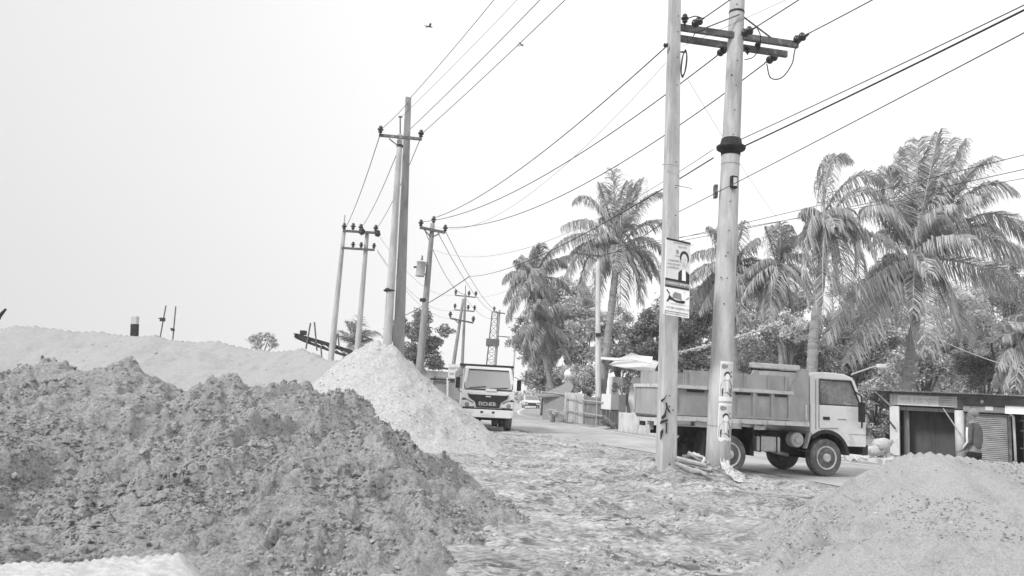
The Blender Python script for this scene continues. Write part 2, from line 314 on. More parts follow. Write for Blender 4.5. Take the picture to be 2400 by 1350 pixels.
M_GRAV = streak('pale_gravelly_sand', 0.49, 0.41, 5.0, (1, 1, 1), 0.34, 0.5, 0.02, 26, fine=0.15, shade_fleck=0.25, fs=5, fv=0.3)
M_GCLOD = mat('pale_gravel_lumps', 0.42, 0.95, 0.2, 8, spec=0.1, island=0.35)
M_SAND = streak('fine_grey_sand', 0.365, 0.31, 1.2, (1, 1, 1), 0.35, 0.5, 0.01, 14, fine=0.06, shade_fleck=0.1, fs=2, fv=0.28)
M_SANDN = streak('coarse_grey_sand', 0.37, 0.30, 3.0, (1, 1, 1), 0.34, 0.5, 0.008, 110, fine=0.16, shade_fleck=0.3, fs=10, fv=0.15, fm=.9)
M_SCLOD = mat('sand_lumps', 0.34, 0.95, 0.2, 8, 0.004, 80, spec=0.1, island=0.4)
M_PALE = streak('pale_trodden_sand', 0.60, 0.50, 3.0, (.6, 2.4, 1), 0.36, 0.5, 0.015, 40, fine=0.15, shade_fleck=0.35, fs=4, fv=0.3, fst=(.5, 2, 1))
M_GRND = streak('muddy_ground', 0.50, 0.31, 0.6, (.6, 1.4, 1), 0.40, 0.58, 0.022, 36, fine=0.32, shade_fleck=1.0, fs=4.2, fv=0.10, fst=(.6, 1.4, 1), fm=.6)
def ridge(x, y, o=4, sd_=0): 
    r = np.zeros_like(x); a = 1; t = 0
    for i in range(o): r += a*(1-np.abs(vn(x*2**i+i*7.7, y*2**i-i*3.1, sd_+i)*2-1)); t += a; a *= .5
    return r/t
def r_soil(X, Y, Z):
    A = X*0.80+Y*0.60; Bc = -X*0.60+Y*0.80          # slips run down to the right, towards the viewer
    g = fbm(A*0.5, Bc*2.6+fbm(X, Y, 2, 9)*1.2, 4, 31)
    r = (g-.5)*0.50 + (fbm(X*1.0, Y*1.0, 3, 3)-.5)*0.26 + (ridge(A*.8, Bc*3.2, 5, 4)-.5)*0.34 + (fbm(X*15, Y*15, 4, 8)-.5)*0.08
    r -= 0.17*np.clip((fbm(A*1.2, Bc*3.4, 4, 81)-.57)*14, 0, 1) + 0.05*np.clip((fbm(X*7, Y*7, 3, 83)-.58)*12, 0, 1)
    k = np.clip((fbm(X*1.5, Y*1.5, 3, 12)-.40)*5, 0.1, 1); st = -0.10*np.clip((fbm(X*2.2, Y*2.2, 4, 44)-.60)*9, 0, 1)
    r += st+(clods(X, Y, 0.30, 40, 0.2)*0.4 + clods(X, Y, 0.15, 50, 0.4)*0.6 + clods(X, Y, 0.075, 60, 0.6)*0.8)*k
    return r*(0.35+0.65*np.clip(Z/0.25, 0, 1))
def r_grav(X, Y, Z):
    return ((fbm(X*.8, Y*.8, 3, 3)-.5)*0.28 + (fbm(X*4, Y*4, 4, 4)-.5)*0.07 + clods(X, Y, 0.3, 50, 0.12)*0.3 + clods(X, Y, 0.14, 51, 0.2)*0.4)*np.clip(Z/0.4, 0.1, 1)
def r_sand(X, Y, Z):
    return (fbm(X*.45, Y*.45, 3, 3)-.42)*0.55 + (fbm(X*2.2, Y*2.2, 3, 4)-.5)*0.08 + clods(X, Y, .35, 52, .05)*.3
def r_sandn(X, Y, Z):
    k = np.clip((fbm(X*1.2+3, Y*1.2, 3, 92)-.42)*5, 0.05, 1)
    tr = np.clip((fbm(X*1.6, Y*1.6, 4, 97)-.60)*10, 0, 1)*-0.07
    return (tr + (fbm(X*1.2, Y*1.2, 4, 3)-.5)*0.12 + (fbm(X*6, Y*6, 4, 4)-.5)*0.045 + clods(X, Y, 0.14, 50, 0.4)*0.4*k + clods(X, Y, 0.07, 53, 0.6)*0.55*k)*np.clip(Z/0.2, 0.2, 1)
heap('sand_ridge', 'long smooth grey sand ridge behind the dark soil mound', [(-260, 775, 32), (0, 768, 32), (140, 770, 32), (240, 775, 32), (310, 781, 31.5), (370, 787, 31), (430, 806, 30.5), (560, 812, 30), (640, 828, 29), (665, 829, 29), (710, 819, 28), (755, 832, 27), (840, 848, 26)],
     0.6, 1.05, (-28, -2, 20, 38), 0.10, M_SAND, r_sand, step_c=0.3)
heap('gravel_pile', 'pale gravelly sand pile with pointed top in front of the twin tall poles', [(800, 846, 22.6, 1.0), (835, 822, 22.0, .85), (885, 805, 21, .76), (915, 806, 21, .8)],
     0.74, 1.12, (-10, 1.6, 14.5, 27), 0.045, M_GRAV, r_grav, [[(915, 808, 21, .8), (1100, 1006, 20, .8)], [(1100, 1006, 20, .8), (1170, 1036, 20.5, .5)]], 0.15)
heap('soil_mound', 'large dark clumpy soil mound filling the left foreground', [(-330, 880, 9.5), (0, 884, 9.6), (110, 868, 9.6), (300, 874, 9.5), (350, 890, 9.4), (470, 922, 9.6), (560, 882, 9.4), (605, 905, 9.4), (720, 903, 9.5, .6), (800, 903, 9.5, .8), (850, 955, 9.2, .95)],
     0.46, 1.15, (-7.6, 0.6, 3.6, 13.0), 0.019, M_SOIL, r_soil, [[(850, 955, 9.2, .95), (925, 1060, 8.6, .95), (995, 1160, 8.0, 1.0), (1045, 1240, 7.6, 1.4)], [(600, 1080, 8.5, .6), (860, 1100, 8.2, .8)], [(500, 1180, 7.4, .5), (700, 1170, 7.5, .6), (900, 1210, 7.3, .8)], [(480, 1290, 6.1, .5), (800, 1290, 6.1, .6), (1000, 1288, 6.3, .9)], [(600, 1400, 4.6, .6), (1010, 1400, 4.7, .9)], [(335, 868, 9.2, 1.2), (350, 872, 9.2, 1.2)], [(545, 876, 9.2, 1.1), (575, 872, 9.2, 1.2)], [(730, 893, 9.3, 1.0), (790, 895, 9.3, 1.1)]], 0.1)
heap('coarse_sand_pile', 'coarse grey sand pile low in the right foreground', [(1990, 1142, 8.4, .75), (2095, 1072, 8.9, .7), (2130, 1056, 9, .7), (2180, 1050, 9, .6), (2250, 1064, 9), (2400, 1080, 9.3), (2750, 1095, 9.8)],
     0.6, 1.04, (1.4, 10.5, 4.4, 12.5), 0.019, M_SANDN, r_sandn, [[(1990, 1142, 8.4, .75), (1880, 1240, 7.6, .8), (1800, 1310, 7.1, .8)], [(2110, 1150, 8.0), (2300, 1170, 7.6, .45), (2600, 1190, 7.4, .45)], [(2000, 1250, 7.0, .6), (2200, 1260, 6.6, .5), (2500, 1280, 6.4, .5)], [(1900, 1360, 6.2, .6), (2500, 1370, 5.6, .5)]], 0.1)
heap('pale_sand_patch', 'low flat topped patch of pale sand at the near foot of the dark mound', [(-350, 1312, 5.3), (0, 1312, 5.5), (250, 1300, 5.6), (440, 1290, 5.7)],
     0.9, 0.9, (-6.5, -0.9, 3.6, 6.6), 0.02, M_PALE, lambda X, Y, Z: (fbm(X*2, Y*2, 4, 3)-.5)*0.08+(fbm(X*12, Y*12, 3, 4)-.5)*0.03, [[(-350, 1400, 4.9), (480, 1360, 5.2)], [(-350, 1500, 4.4), (500, 1440, 4.8)]], 0.06)
mk = lambda sc, th, sd_: (lambda x, y: np.clip((fbm(x*sc, y*sc, 3, sd_)-th)*6, 0.04, 1))
scatter(bpy.data.objects['soil_mound'], HEAPV['soil_mound'], 30000, .006, .026, M_CLOD, mk(1.5, .44, 12))
scatter(bpy.data.objects['soil_mound'], HEAPV['soil_mound'], 150, .025, .06, M_CLOD, mk(1.5, .5, 12), name='large_lumps', lift=.1)
scatter(bpy.data.objects['coarse_sand_pile'], HEAPV['coarse_sand_pile'], 9000, .004, .018, M_SCLOD, mk(1.2, .5, 92))
scatter(bpy.data.objects['gravel_pile'], HEAPV['gravel_pile'], 2200, .008, .03, M_GCLOD, mk(.9, .42, 3))
scatter(bpy.data.objects['sand_ridge'], HEAPV['sand_ridge'], 160, .02, .09, M_SCLOD, None)
# ------------------------------------------------------------------ road and ground
NEAR = [(9.6, 4), (8.9, 9), (6.95, 15.5), (4.4, 23), (0.9, 32.4), (-1.9, 42), (-3.8, 52), (-4.3, 62), (-3.6, 80), (-1.5, 105), (3, 140)]
FARE = [(16.0, 4), (15.1, 11), (12.6, 19.5), (9.7, 24.8), (6.3, 32.5), (3.3, 44.8), (1.35, 57.4), (1.4, 68), (2.5, 88), (5.4, 110), (11, 140)]
def dens(P, n):
    P = np.array(P, float); d = np.r_[0, np.cumsum(np.hypot(*np.diff(P, axis=0).T))]; t = np.linspace(0, d[-1], n)
    Q = np.stack([np.interp(t, d, P[:, 0]), np.interp(t, d, P[:, 1])], 1)
    for _ in range(12): Q[1:-1] = (Q[:-2]+2*Q[1:-1]+Q[2:])/4
    return Q
NE = dens(NEAR, 180); FE = dens(FARE, 180)
def strip(A, B, nx, z): 
    t = np.linspace(0, 1, nx)[None, :, None]; P = A[:, None, :]*(1-t)+B[:, None, :]*t; n, k = P.shape[:2]
    V = np.concatenate([P.reshape(-1, 2), np.full((n*k, 1), z)], 1); i = np.arange(n*k).reshape(n, k)
    return V, np.stack([i[:-1, :-1].ravel(), i[:-1, 1:].ravel(), i[1:, 1:].ravel(), i[1:, :-1].ravel()], 1)
M_ROAD = streak('dusty_asphalt', 0.52, 0.36, 0.5, (1, 1, 1), 0.4, 0.62, 0.006, 60, fine=0.14)
V, Fq = strip(NE, FE, 12, 0.0); road = npmesh('road', V, Fq, M_ROAD); road['kind'] = 'structure'
dirn = nrm(0) if False else None
def inset(A, B, a, b):
    d = (B-A)/np.linalg.norm(B-A, axis=1)[:, None]; return A+d*a, A+d*b
A1, B1 = inset(FE, NE, 0.25, 0.42); V, Fq = strip(A1, B1, 2, 0.005); o = npmesh('road_edge_line', V, Fq, MARK); o['kind'] = 'structure'
A1, B1 = inset(NE, FE, 0.30, 0.42); V, Fq = strip(A1[40:], B1[40:], 2, 0.005); o = npmesh('road_edge_line', V, Fq, MARK); o['kind'] = 'structure'
def gap_to(X, Y, P):
    D = np.full(X.shape, 1e9)
    for a, b in zip(P[:-1:3], P[3::3]):
        ab = b-a; t = np.clip(((X-a[0])*ab[0]+(Y-a[1])*ab[1])/(ab@ab), 0, 1); D = np.minimum(D, np.hypot(X-a[0]-t*ab[0], Y-a[1]-t*ab[1]))
    return D
def ground_z(X, Y):
    xn = np.interp(Y, NE[:, 1], NE[:, 0]); xf = np.interp(Y, FE[:, 1], FE[:, 0])
    dn = gap_to(X, Y, NE); df = gap_to(X, Y, FE); inside = (X > xn) & (X < xf) & (Y < 139)
    left = X <= xn; wob = (fbm(X*1.3, Y*1.3, 4, 61)-.5)*0.9
    near = np.clip(1.3-np.hypot(X-3, Y-14)/90, 0.15, 1)
    base = (fbm(X*.35, Y*.35, 4, 21)-.45)*0.16 + (fbm(X*1.6, Y*1.6, 5, 22)-.5)*0.11 + (ridge(X*1.9, Y*4.4, 5, 23)-.5)*0.06+(fbm(X*9, Y*14, 4, 24)-.5)*0.04 - 0.06*np.clip((fbm(X*1.1, Y*3.6, 4, 27)-.6)*12, 0, 1)
    c = np.clip((fbm(X*1.1, Y*1.1, 3, 25)-.45)*5, 0, 1)
    base += (clods(X, Y, 0.2, 70, 0.2)*0.4+clods(X, Y, 0.09, 71, 0.35)*0.5)*c
    tr = X*0.93+Y*0.36 + 0.5*np.sin(Y*0.25); w_ = np.clip(1-np.abs(((tr+10) % 2.1)-1.05)/0.28, 0, 1)
    base -= 0.10*w_*np.clip((fbm(X*.4, Y*.4, 2, 33)-.35)*4, 0, 1); base += 0.035*np.clip(1-np.abs(np.abs(((tr+10) % 2.1)-1.05)-0.36)/0.12, 0, 1)
    t2 = Y*.96-X*.22+.5*np.sin(X*.55); w2 = np.clip(1-np.abs((t2 % 2.3)-1.15)/.22, 0, 1)*((Y > 6) & (Y < 16)); base -= .085*w2*(.75+.25*np.sin(X*30)); base += .05*np.clip(1-np.abs(np.abs((t2 % 2.3)-1.15)-.3)/.1, 0, 1)*((Y > 6) & (Y < 16))
    base = base*near + 0.035
    for u, v, d, h, r in ((1560, 1105, 15.5, .12, 1.5), (1683, 1085, 15.8, .18, 1.2), (1620, 1090, 15.6, .08, 1.0), (1500, 1110, 16.5, .06, 1.5)):
        p = at(u, v, d); base = base + h*np.exp(-((X-p[0])**2+(Y-p[1])**2)/(r*r*0.5))
    sn = np.where(inside, -dn, dn); k = np.clip((sn+wob*.7+.1)/0.9, 0, 1); zl = -0.014 + (np.maximum(base, .0)+0.014)*k
    sf = np.where(inside, -df, df); k2 = np.clip((sf+wob*.4)/0.7, 0, 1); zr = -0.014 + (0.05+np.maximum(base-.03, 0)*0.5+0.014)*k2
    return np.where(inside, np.maximum(zl, zr), np.where(left, zl, zr))
ys = [0.5]
while ys[-1] < 34: ys.append(ys[-1]+max(0.02, ys[-1]*0.0042))
while ys[-1] < 1500: ys.append(ys[-1]+max(0.2, (ys[-1]-30)*0.05))
ys = np.array([-60, -30, -12, -5, -2, -.5]+ys)
xs = np.r_[-900, -500, -250, -120, -70, -45, np.arange(-30, -8, .8), np.arange(-8, -2.4, 0.15), np.arange(-2.4, 9.5, 0.027), np.arange(9.5, 22, 0.25), np.arange(22, 45, 1.5), 60, 90, 150, 300, 600, 900]
X, Y = np.meshgrid(xs, ys); Z = ground_z(X, Y); i = np.arange(X.size).reshape(X.shape)
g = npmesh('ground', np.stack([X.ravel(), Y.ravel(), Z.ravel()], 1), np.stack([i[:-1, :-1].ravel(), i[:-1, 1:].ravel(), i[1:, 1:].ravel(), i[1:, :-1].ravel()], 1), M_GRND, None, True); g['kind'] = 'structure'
vv = np.stack([X.ravel(), Y.ravel(), Z.ravel()], 1); vv = vv[(vv[:, 1] > 4) & (vv[:, 1] < 26) & (vv[:, 0] > -3) & (vv[:, 0] < 9) & (vv[:, 2] > .012)]
o = scatter(g, vv, 7000, .006, .028, mat('mud_lumps', 0.34, 0.95, 0.2, 8, spec=0.1, island=0.6), mk(1.1, .46, 25), name='mud_lumps')
def gz(x, y): return float(ground_z(np.array([[x]], float), np.array([[y]], float))[0, 0])
# ------------------------------------------------------------------ utility poles
def toground(B, T, z=-0.25):
    B = np.array(B); T = np.array(T); k = nrm(T-B); return B + k*((z-B[2])/k[2])
def pole(name, label, base, top, d, rb, rt, m, square=False, group='concrete utility poles', dt=None, cat='utility pole'):
    B = at(base[0], base[1], d); T = at(top[0], top[1], dt or d); G = toground(B, T)
    th = thing(name, label, cat, (G[0], G[1], 0.0), group=group)
    k = (B-G)@nrm(T-G)/np.linalg.norm(T-G); r0 = rb + (rb-rt)*k/(1-k)*1.0
    mb = MB()
    if square:
        hx = nrm(np.array([0.97, 0.22, 0])) ; hy = np.array([-hx[1], hx[0], 0]); vs = []
        n = 9
        for i in range(n):
            t = i/(n-1); P = G+(T-G)*t; r = r0+(rt-r0)*t; c = r*0.16
            for x, y in ((-r, -r+c), (-r+c, -r), (r-c, -r), (r, -r+c), (r, r-c), (r-c, r), (-r+c, r), (-r, r-c)):
                vs.append(P+hx*x+hy*y*0.8)
        fs = [(i*8+k2, i*8+(k2+1) % 8, (i+1)*8+(k2+1) % 8, (i+1)*8+k2) for i in range(n-1) for k2 in range(8)] + [tuple(range(7, -1, -1)), tuple((n-1)*8+k2 for k2 in range(8))]
        mb.add(vs, fs); mb.build('shaft', m, th)
    else:
        n = 12; mb.tube([G+(T-G)*i/(n-1) for i in range(n)], [r0+(rt-r0)*i/(n-1) for i in range(n)], 20); mb.build('shaft', m, th, smooth=True)
    th['_'] = 0; del th['_']
    return th, G, T
def insul(parent, P, ax=(0, 0, 1), s=1.0):
    """porcelain pin insulator standing at P"""
    pr = [(0, .02), (.04, .02), (.05, .05), (.07, .055), (.08, .035), (.10, .035), (.11, .07), (.14, .075), (.15, .04), (.19, .05), (.22, .03)]
    return MB().lathe(P, ax, [(h*s, r*s) for h, r in pr], 12).build('insulator', PORC, parent, smooth=True)
def strain(parent, A, B, s=1.0):
    """string of two disc insulators between A and B"""
    A = np.array(A); B = np.array(B); Lg = np.linalg.norm(B-A); q = [(0, .012)]
    for c in (0.3, 0.62):
        q += [(Lg*c-.05*s, .02*s), (Lg*c-.03*s, .075*s), (Lg*c, .085*s), (Lg*c+.03*s, .05*s), (Lg*c+.05*s, .02*s)]
    q += [(Lg, .015)]
    return MB().lathe(A, B-A, q, 12).build('strain_insulator', PORC, parent, smooth=True)
def arm(parent, a, b, w=0.08, h=0.1, m=None, name='crossarm'): return MB().bar(a, b, w, h, up=(0, 0, 1)).build(name, m or STEEL, parent)
# the two big poles by the road
poleA, GA, TA = pole('utility_pole', 'square concrete pole left of the truck rear, carrying the tall election banner', (1561, 1100), (1583, -110), 15.4, 0.175, 0.105, CONC, True)
poleB, GB, TB = pole('utility_pole', 'thick round concrete pole with iron collar, two pasted posters and double crossarm', (1682, 1080), (1733, -120), 15.8, 0.245, 0.15, CONC)
def onB(v, off=0.0, ang=0.0):
    """point on the thick pole's axis at picture row v, and its radius there"""
    t = (v-1080)/(-120-1080); P = at(1682, 1080, 15.8); Q = at(1733, -120, 15.8); k = t
    z = atz(1682+51*t, v, 0) if False else None
    # search along the axis for the row
    lo, hi = 0.0, 1.0
    for _ in range(30):
        mid = (lo+hi)/2; R = P+(Q-P)*mid; q = R-CAM; row = 675-FPX*(q@UP)/(q@FW)
        if row > v: lo = mid
        else: hi = mid
    R = P+(Q-P)*lo; return R, 0.245+(0.15-0.245)*lo
AX_B = nrm(TB-GB)
P, r = onB(347)
MB().lathe(P-AX_B*0.17, AX_B, [(0, r+.012), (.10, r+.014), (.11, r+.06), (.14, r+.11), (.19, r+.12), (.21, r+.05), (.36, r+.02), (.37, r+.005)], 28).build('collar', DARK, poleB, smooth=True)
for v in (388, 1000): 
    P, r = onB(v); MB().lathe(P, AX_B, [(0, r+.003), (0.02, r+.004)], 24).build('strap', CONC_D, poleB)
a1 = at(1592, 62, 15.45); b1 = at(1872, 104, 15.9); a2 = at(1592, 88, 15.75); b2 = at(1846, 126, 16.25)
for a, b in ((a1, b1), (a2, b2)):
    u_ = nrm(b-a); mb = MB().bar(a, b, 0.012, 0.13, up=(0, 0, 1)); s_ = nrm(np.cross(u_, (0, 0, 1)))
    mb.bar(a-s_*0.035+np.array([0, 0, .065]), b-s_*0.035+np.array([0, 0, .065]), 0.07, 0.012, up=(0, 0, 1)); mb.bar(a-s_*0.035-np.array([0, 0, .065]), b-s_*0.035-np.array([0, 0, .065]), 0.07, 0.012, up=(0, 0, 1))
    mb.build('crossarm', STEEL, poleB)
MB().bar(at(1735, 34, 15.7), at(1812, 92, 15.95), 0.03, 0.02).build('brace', STEEL, poleB)
MB().bar(at(1733, 34, 15.6), at(1652, 66, 15.5), 0.03, 0.02).build('brace', STEEL, poleB)
P, r = onB(33); MB().lathe(P, AX_B, [(0, r+.004), (0.05, r+.006)], 24).build('clamp_band', DARK, poleB)
pe1 = at(1608, 46, 15.3); insul(poleB, at(1605, 58, 15.45), s=1.1)
strain(poleB, at(1622, 60, 15.4), at(1650, 42, 15.0), 1.1); strain(poleB, at(1736, 82, 15.6), at(1772, 64, 15.2), 1.15); strain(poleB, at(1858, 98, 15.8), at(1896, 78, 15.3), 1.15)
strain(poleB, at(1702, 113, 15.9), at(1680, 130, 16.4), 1.0); strain(poleB, at(1824, 128, 16.2), at(1792, 148, 16.9), 1.1); insul(poleB, at(1752, 128, 16.0), s=0.9)
insul(poleB, at(1776, 116, 15.9), s=0.9)
def ctube(name, pts, r, m, parent=None, n=6, sub=12):
    P = [np.array(p, float) for p in pts]; P = [2*P[0]-P[1]]+P+[2*P[-1]-P[-2]]; out = []
    for i in range(1, len(P)-2):
        for t in np.linspace(0, 1, sub, endpoint=False):
            out.append(0.5*((2*P[i])+(-P[i-1]+P[i+1])*t+(2*P[i-1]-5*P[i]+4*P[i+1]-P[i+2])*t*t+(-P[i-1]+3*P[i]-3*P[i+1]+P[i+2])*t**3))
    out.append(P[-2]); return MB().tube(out, r, n).build(name, m, parent, smooth=True)
ctube('jumper_cable', [at(1896, 80, 15.3), at(1866, 110, 15.6), at(1856, 150, 15.8), at(1832, 182, 16), at(1806, 182, 16.3), at(1797, 150, 16.8)], 0.013, WIREB, poleB)
ctube('jumper_cable', [at(1650, 44, 15.0), at(1630, 38, 15.2), at(1610, 44, 15.3)], 0.012, WIREB, poleB)
ctube('jumper_cable', [at(1774, 64, 15.2), at(1782, 84, 15.5), at(1780, 112, 15.7), at(1765, 134, 16.0), at(1745, 140, 16.0)], 0.011, WIREB, poleB)
ctube('jumper_cable', [at(1652, 70, 15.2), at(1632, 76, 15.3), at(1625, 84, 15.5)], 0.012, WIREB, poleB)
# small boxes on the thick pole
P, r = onB(427); ax = nrm(np.array([0.35, -0.93, 0])); sx = np.array([-ax[1], ax[0], 0]); c = at(1720, 427, 15.8-0.24)
bx = MB(); R_ = np.stack([sx, -ax, np.array([0, 0, 1.0])], 1)
lb = thing('flood_lamp', 'small black framed lamp box strapped to the round pole', 'lamp', c)
MB().box(c, (.14, .09, .26), R_).build('housing', BLACKP, lb, bevel=0.01); MB().box(c-R_[:, 1]*0.047, (.09, .01, .18), R_).build('lens', LAMPG, lb)
MB().box(c+R_[:, 1]*0.07+np.array([0, 0, .1]), (.03, .1, .03), R_).build('bracket', DARK, lb)
c = at(1677, 449, 15.8); lb = thing('junction_box', 'thin grey junction box on the left flank of the round pole', 'box', c); MB().box(c, (.07, .14, .28)).build('case', STEEL, lb, bevel=0.006); MB().box(c+np.array([-.0, -.073, -.05]), (.05, .01, .05)).build('latch', DARK, lb)
# coil, insulator spool and bolts on the square pole
coil = thing('cable_coil', 'black coil of spare cable hanging on the square concrete pole', 'cable', at(1603, 150, 15.25)); mb = MB()
for k in range(6):
    c = at(1603, 149, 15.22+0.01*k); mb.tube([c+np.array([.055+.008*math.sin(k), .05, 0])*math.cos(t)*1.1+np.array([.03, 0, .26+.01*k])*math.sin(t) for t in np.linspace(0, 2*math.pi, 26)], 0.010, 6, cap=False)
mb.build('loops', WIREB, coil, smooth=True); MB().bar(at(1596, 122, 15.3), at(1606, 122, 15.2), 0.03, 0.03).build('hook', DARK, coil)
MB().lathe(at(1566, 106, 15.3), (-1, 0, 0), [(0, .02), (.02, .05), (.05, .03), (.08, .05), (.10, .02)], 12).build('spool_insulator', PORC, poleA, smooth=True)
for v in (38, 75, 135, 200, 380, 440, 505):
    MB().lathe(at(1590-v*0.014, v, 15.25), (0, -1, 0), [(0, .012), (.02, .012)], 8).build('bolt', DARK, poleA)
for u, v in ((1727, 10), (1728, 142), (1715, 175), (1725, 200), (1722, 258), (1718, 315), (1712, 472), (1709, 540), (1701, 600), (1690, 650), (1697, 712), (1706, 592), (1704, 652)):
    P, r = onB(v); q = ray(u, v); c = at(u, v, P[1]-r*0.97); MB().lathe(c, (0, -1, 0), [(-.02, .013), (.012, .013)], 8).build('bolt', DARK, poleB)
MB().tube([at(1552, 386, 15.2), at(1570, 384, 15.17), at(1590, 388, 15.2)], 0.012, 6).build('wire_tie', WIREG, poleA); ctube('wire_tie', [at(1582, 434, 15.2), at(1598, 437, 15.1), at(1622, 442, 15.1)], 0.006, DARK, poleA)
# painted brush strokes on the square pole
def decal(name, M, m, polys, parent, off):
    mb = MB()
    for p in polys: mb.add([M(a, b, off) for a, b in p], [tuple(range(len(p)))])
    return mb.build(name, m, parent)
def planeM(P00, P10, P11, P01):
    P00, P10, P11, P01 = [np.array(p) for p in (P00, P10, P11, P01)]; n = nrm(np.cross(P10-P00, P01-P00)); n = n*np.sign(np.dot(n, CAM-P00))
    return lambda a, b, off: (P00*(1-a)+P10*a)*(1-b)+(P01*(1-a)+P11*a)*b + n*off
dA = 15.4-0.155
M = planeM(at(1545, 1035, dA-.03), at(1581, 1035, dA+.02), at(1583, 930, dA+.02), at(1547, 930, dA-.03))
st = [[(.05, .93), (.3, .98), (.32, 1.0), (.5, 1.08), (.3, .94), (.1, .87)], [(.35, .86), (.45, .88), (.52, .76), (.7, .66), (.62, .64), (.45, .72)], [(.1, .55), (.3, .62), (.42, .78), (.45, .76), (.4, .55), (.12, .48)], [(.02, .42), (.1, .47), (.55, .5), (.55, .46), (.25, .42), (.05, .38)], [(.4, .42), (.5, .44), (.5, .2), (.42, .16)], [(.05, .22), (.25, .3), (.25, .22), (.12, .05), (.05, .04)]]
g_ = decal('painted_strokes', M, INK, st, poleA, 0.006)
dots = [[(cx+.05*math.cos(t), cy+.017*math.sin(t)) for t in np.linspace(0, 6.28, 9)[:-1]] for cx, cy in ((.62, 1.02), (.62, .78), (.85, .70), (.7, -.5))]
decal('painted_dots', M, INK, dots, poleA, 0.006)
# election banner on the square pole
c0 = [at(1555, 736, 15.05), at(1615, 746, 15.0), at(1619, 569, 15.0), at(1560, 556, 15.05)]
ban = thing('election_banner', 'tall printed election banner with portrait and boat drawing tied to the square pole', 'banner', c0[0]); M = planeM(*c0)
mb = MB(); mb.add([M(a, b, o_) for o_ in (0, -0.03) for a, b in ((0, 0), (1, 0), (1, 1), (0, 1))], [(0, 1, 2, 3), (7, 6, 5, 4), (0, 4, 5, 1), (1, 5, 6, 2), (2, 6, 7, 3), (3, 7, 4, 0)]); mb.build('sheet', PAPER, ban)
rc = lambda a0, b0, a1_, b1_: [(a0, b0), (a1_, b0), (a1_, b1_), (a0, b1_)]
decal('upper_panel', M, PAPGL, [rc(.05, .475, .97, .97)], ban, 0.004)
for q_ in (rc(.03, .975, .99, 1.0), rc(.03, .445, .98, .475), rc(.03, .36, .98, .385)): decal('dark_bar', M, INK, [q_], ban, 0.007)
decal('name_band', M, INKG, [rc(.03, .385, .98, .445)], ban, 0.006)
hair = [(.64+.18*math.cos(t), .785+.095*math.sin(t)) for t in np.linspace(-.5, math.pi+.4, 14)]
decal('portrait_coat', M, INK, [[(.54, .475), (.98, .475), (.98, .57), (.88, .60), (.80, .62), (.68, .62), (.6, .6), (.54, .57)]], ban, 0.009)
decal('portrait_shirt', M, PAPER, [[(.68, .475), (.84, .475), (.82, .63), (.68, .63)]], ban, 0.012)
decal('portrait_hair', M, INK, [[(a+.12, b-.01) for a, b in hair]], ban, 0.012)
decal('portrait_face', M, SKINP, [[(.76+.125*math.cos(t), .745+.085*math.sin(t)) for t in np.linspace(0, 6.28, 17)[:-1]], [(.69, .68), (.79, .68), (.79, .62), (.69, .62)]], ban, 0.015)
decal('portrait_features', M, INKG, [rc(.67, .745, .71, .752), rc(.77, .745, .81, .752), rc(.725, .715, .75, .722), rc(.70, .695, .78, .70)], ban, 0.018)
decal('round_emblem', M, INKG, [[(.48+.06*math.cos(t), .84+.03*math.sin(t)) for t in np.linspace(0, 6.28, 13)[:-1]], rc(.40, .78, .56, .79)], ban, 0.009)
boat = [(.10, .17), (.16, .17), (.2, .2), (.3, .2), (.5, .175), (.75, .175), (.82, .19), (.83, .21), (.76, .215), (.6, .205), (.45, .21), (.3, .235), (.2, .265), (.17, .22), (.12, .19)]
decal('boat_hull', M, INK, [boat, [(.12, .33), (.08, .32), (.2, .27), (.23, .28)], [(.85, .225), (.97, .26), (.96, .27), (.87, .24)]], ban, 0.009)
decal('boat_cabin', M, INKG, [[(.33, .235), (.70, .215), (.66, .30), (.42, .31), (.35, .28)]], ban, 0.0075)
decal('boat_sail', M, PAPG, [rc(.2, .158, .9, .163), rc(.28, .148, .8, .152)], ban, 0.008)
X_ = M(1, 0, 0)-M(0, 0, 0); Y_ = M(0, 1, 0)-M(0, 0, 0)
for nm, tx, a, b, s_, mm_ in (('banner_text', 'নৌকা মার্কায় ভোট দিন', .08, .085, .062, INKG), ('banner_text', 'বিসমিল্লাহির রাহমানির রাহিম', .30, .945, .034, INKG), ('banner_text', 'জয় বাংলা', .50, .90, .04, INKG), ('banner_text', 'এলাকাবাসীর পক্ষ', .08, .70, .045, INKG), ('banner_text', 'থেকে শুভেচ্ছা', .08, .655, .045, INKG), ('banner_text', 'ও অভিনন্দন', .08, .61, .045, INKG), ('banner_text', 'চেয়ারম্যান পদপ্রার্থী', .06, .40, .055, PAPER)):
    text_on(ban, nm, tx, mm_, M(a, b, 0.010), X_, Y_, s_)
decal('footer_lines', M, INKG, [rc(.05, .045, .95, .055), rc(.05, .02, .95, .027), rc(.05, .06, .07, .0)], ban, 0.009)
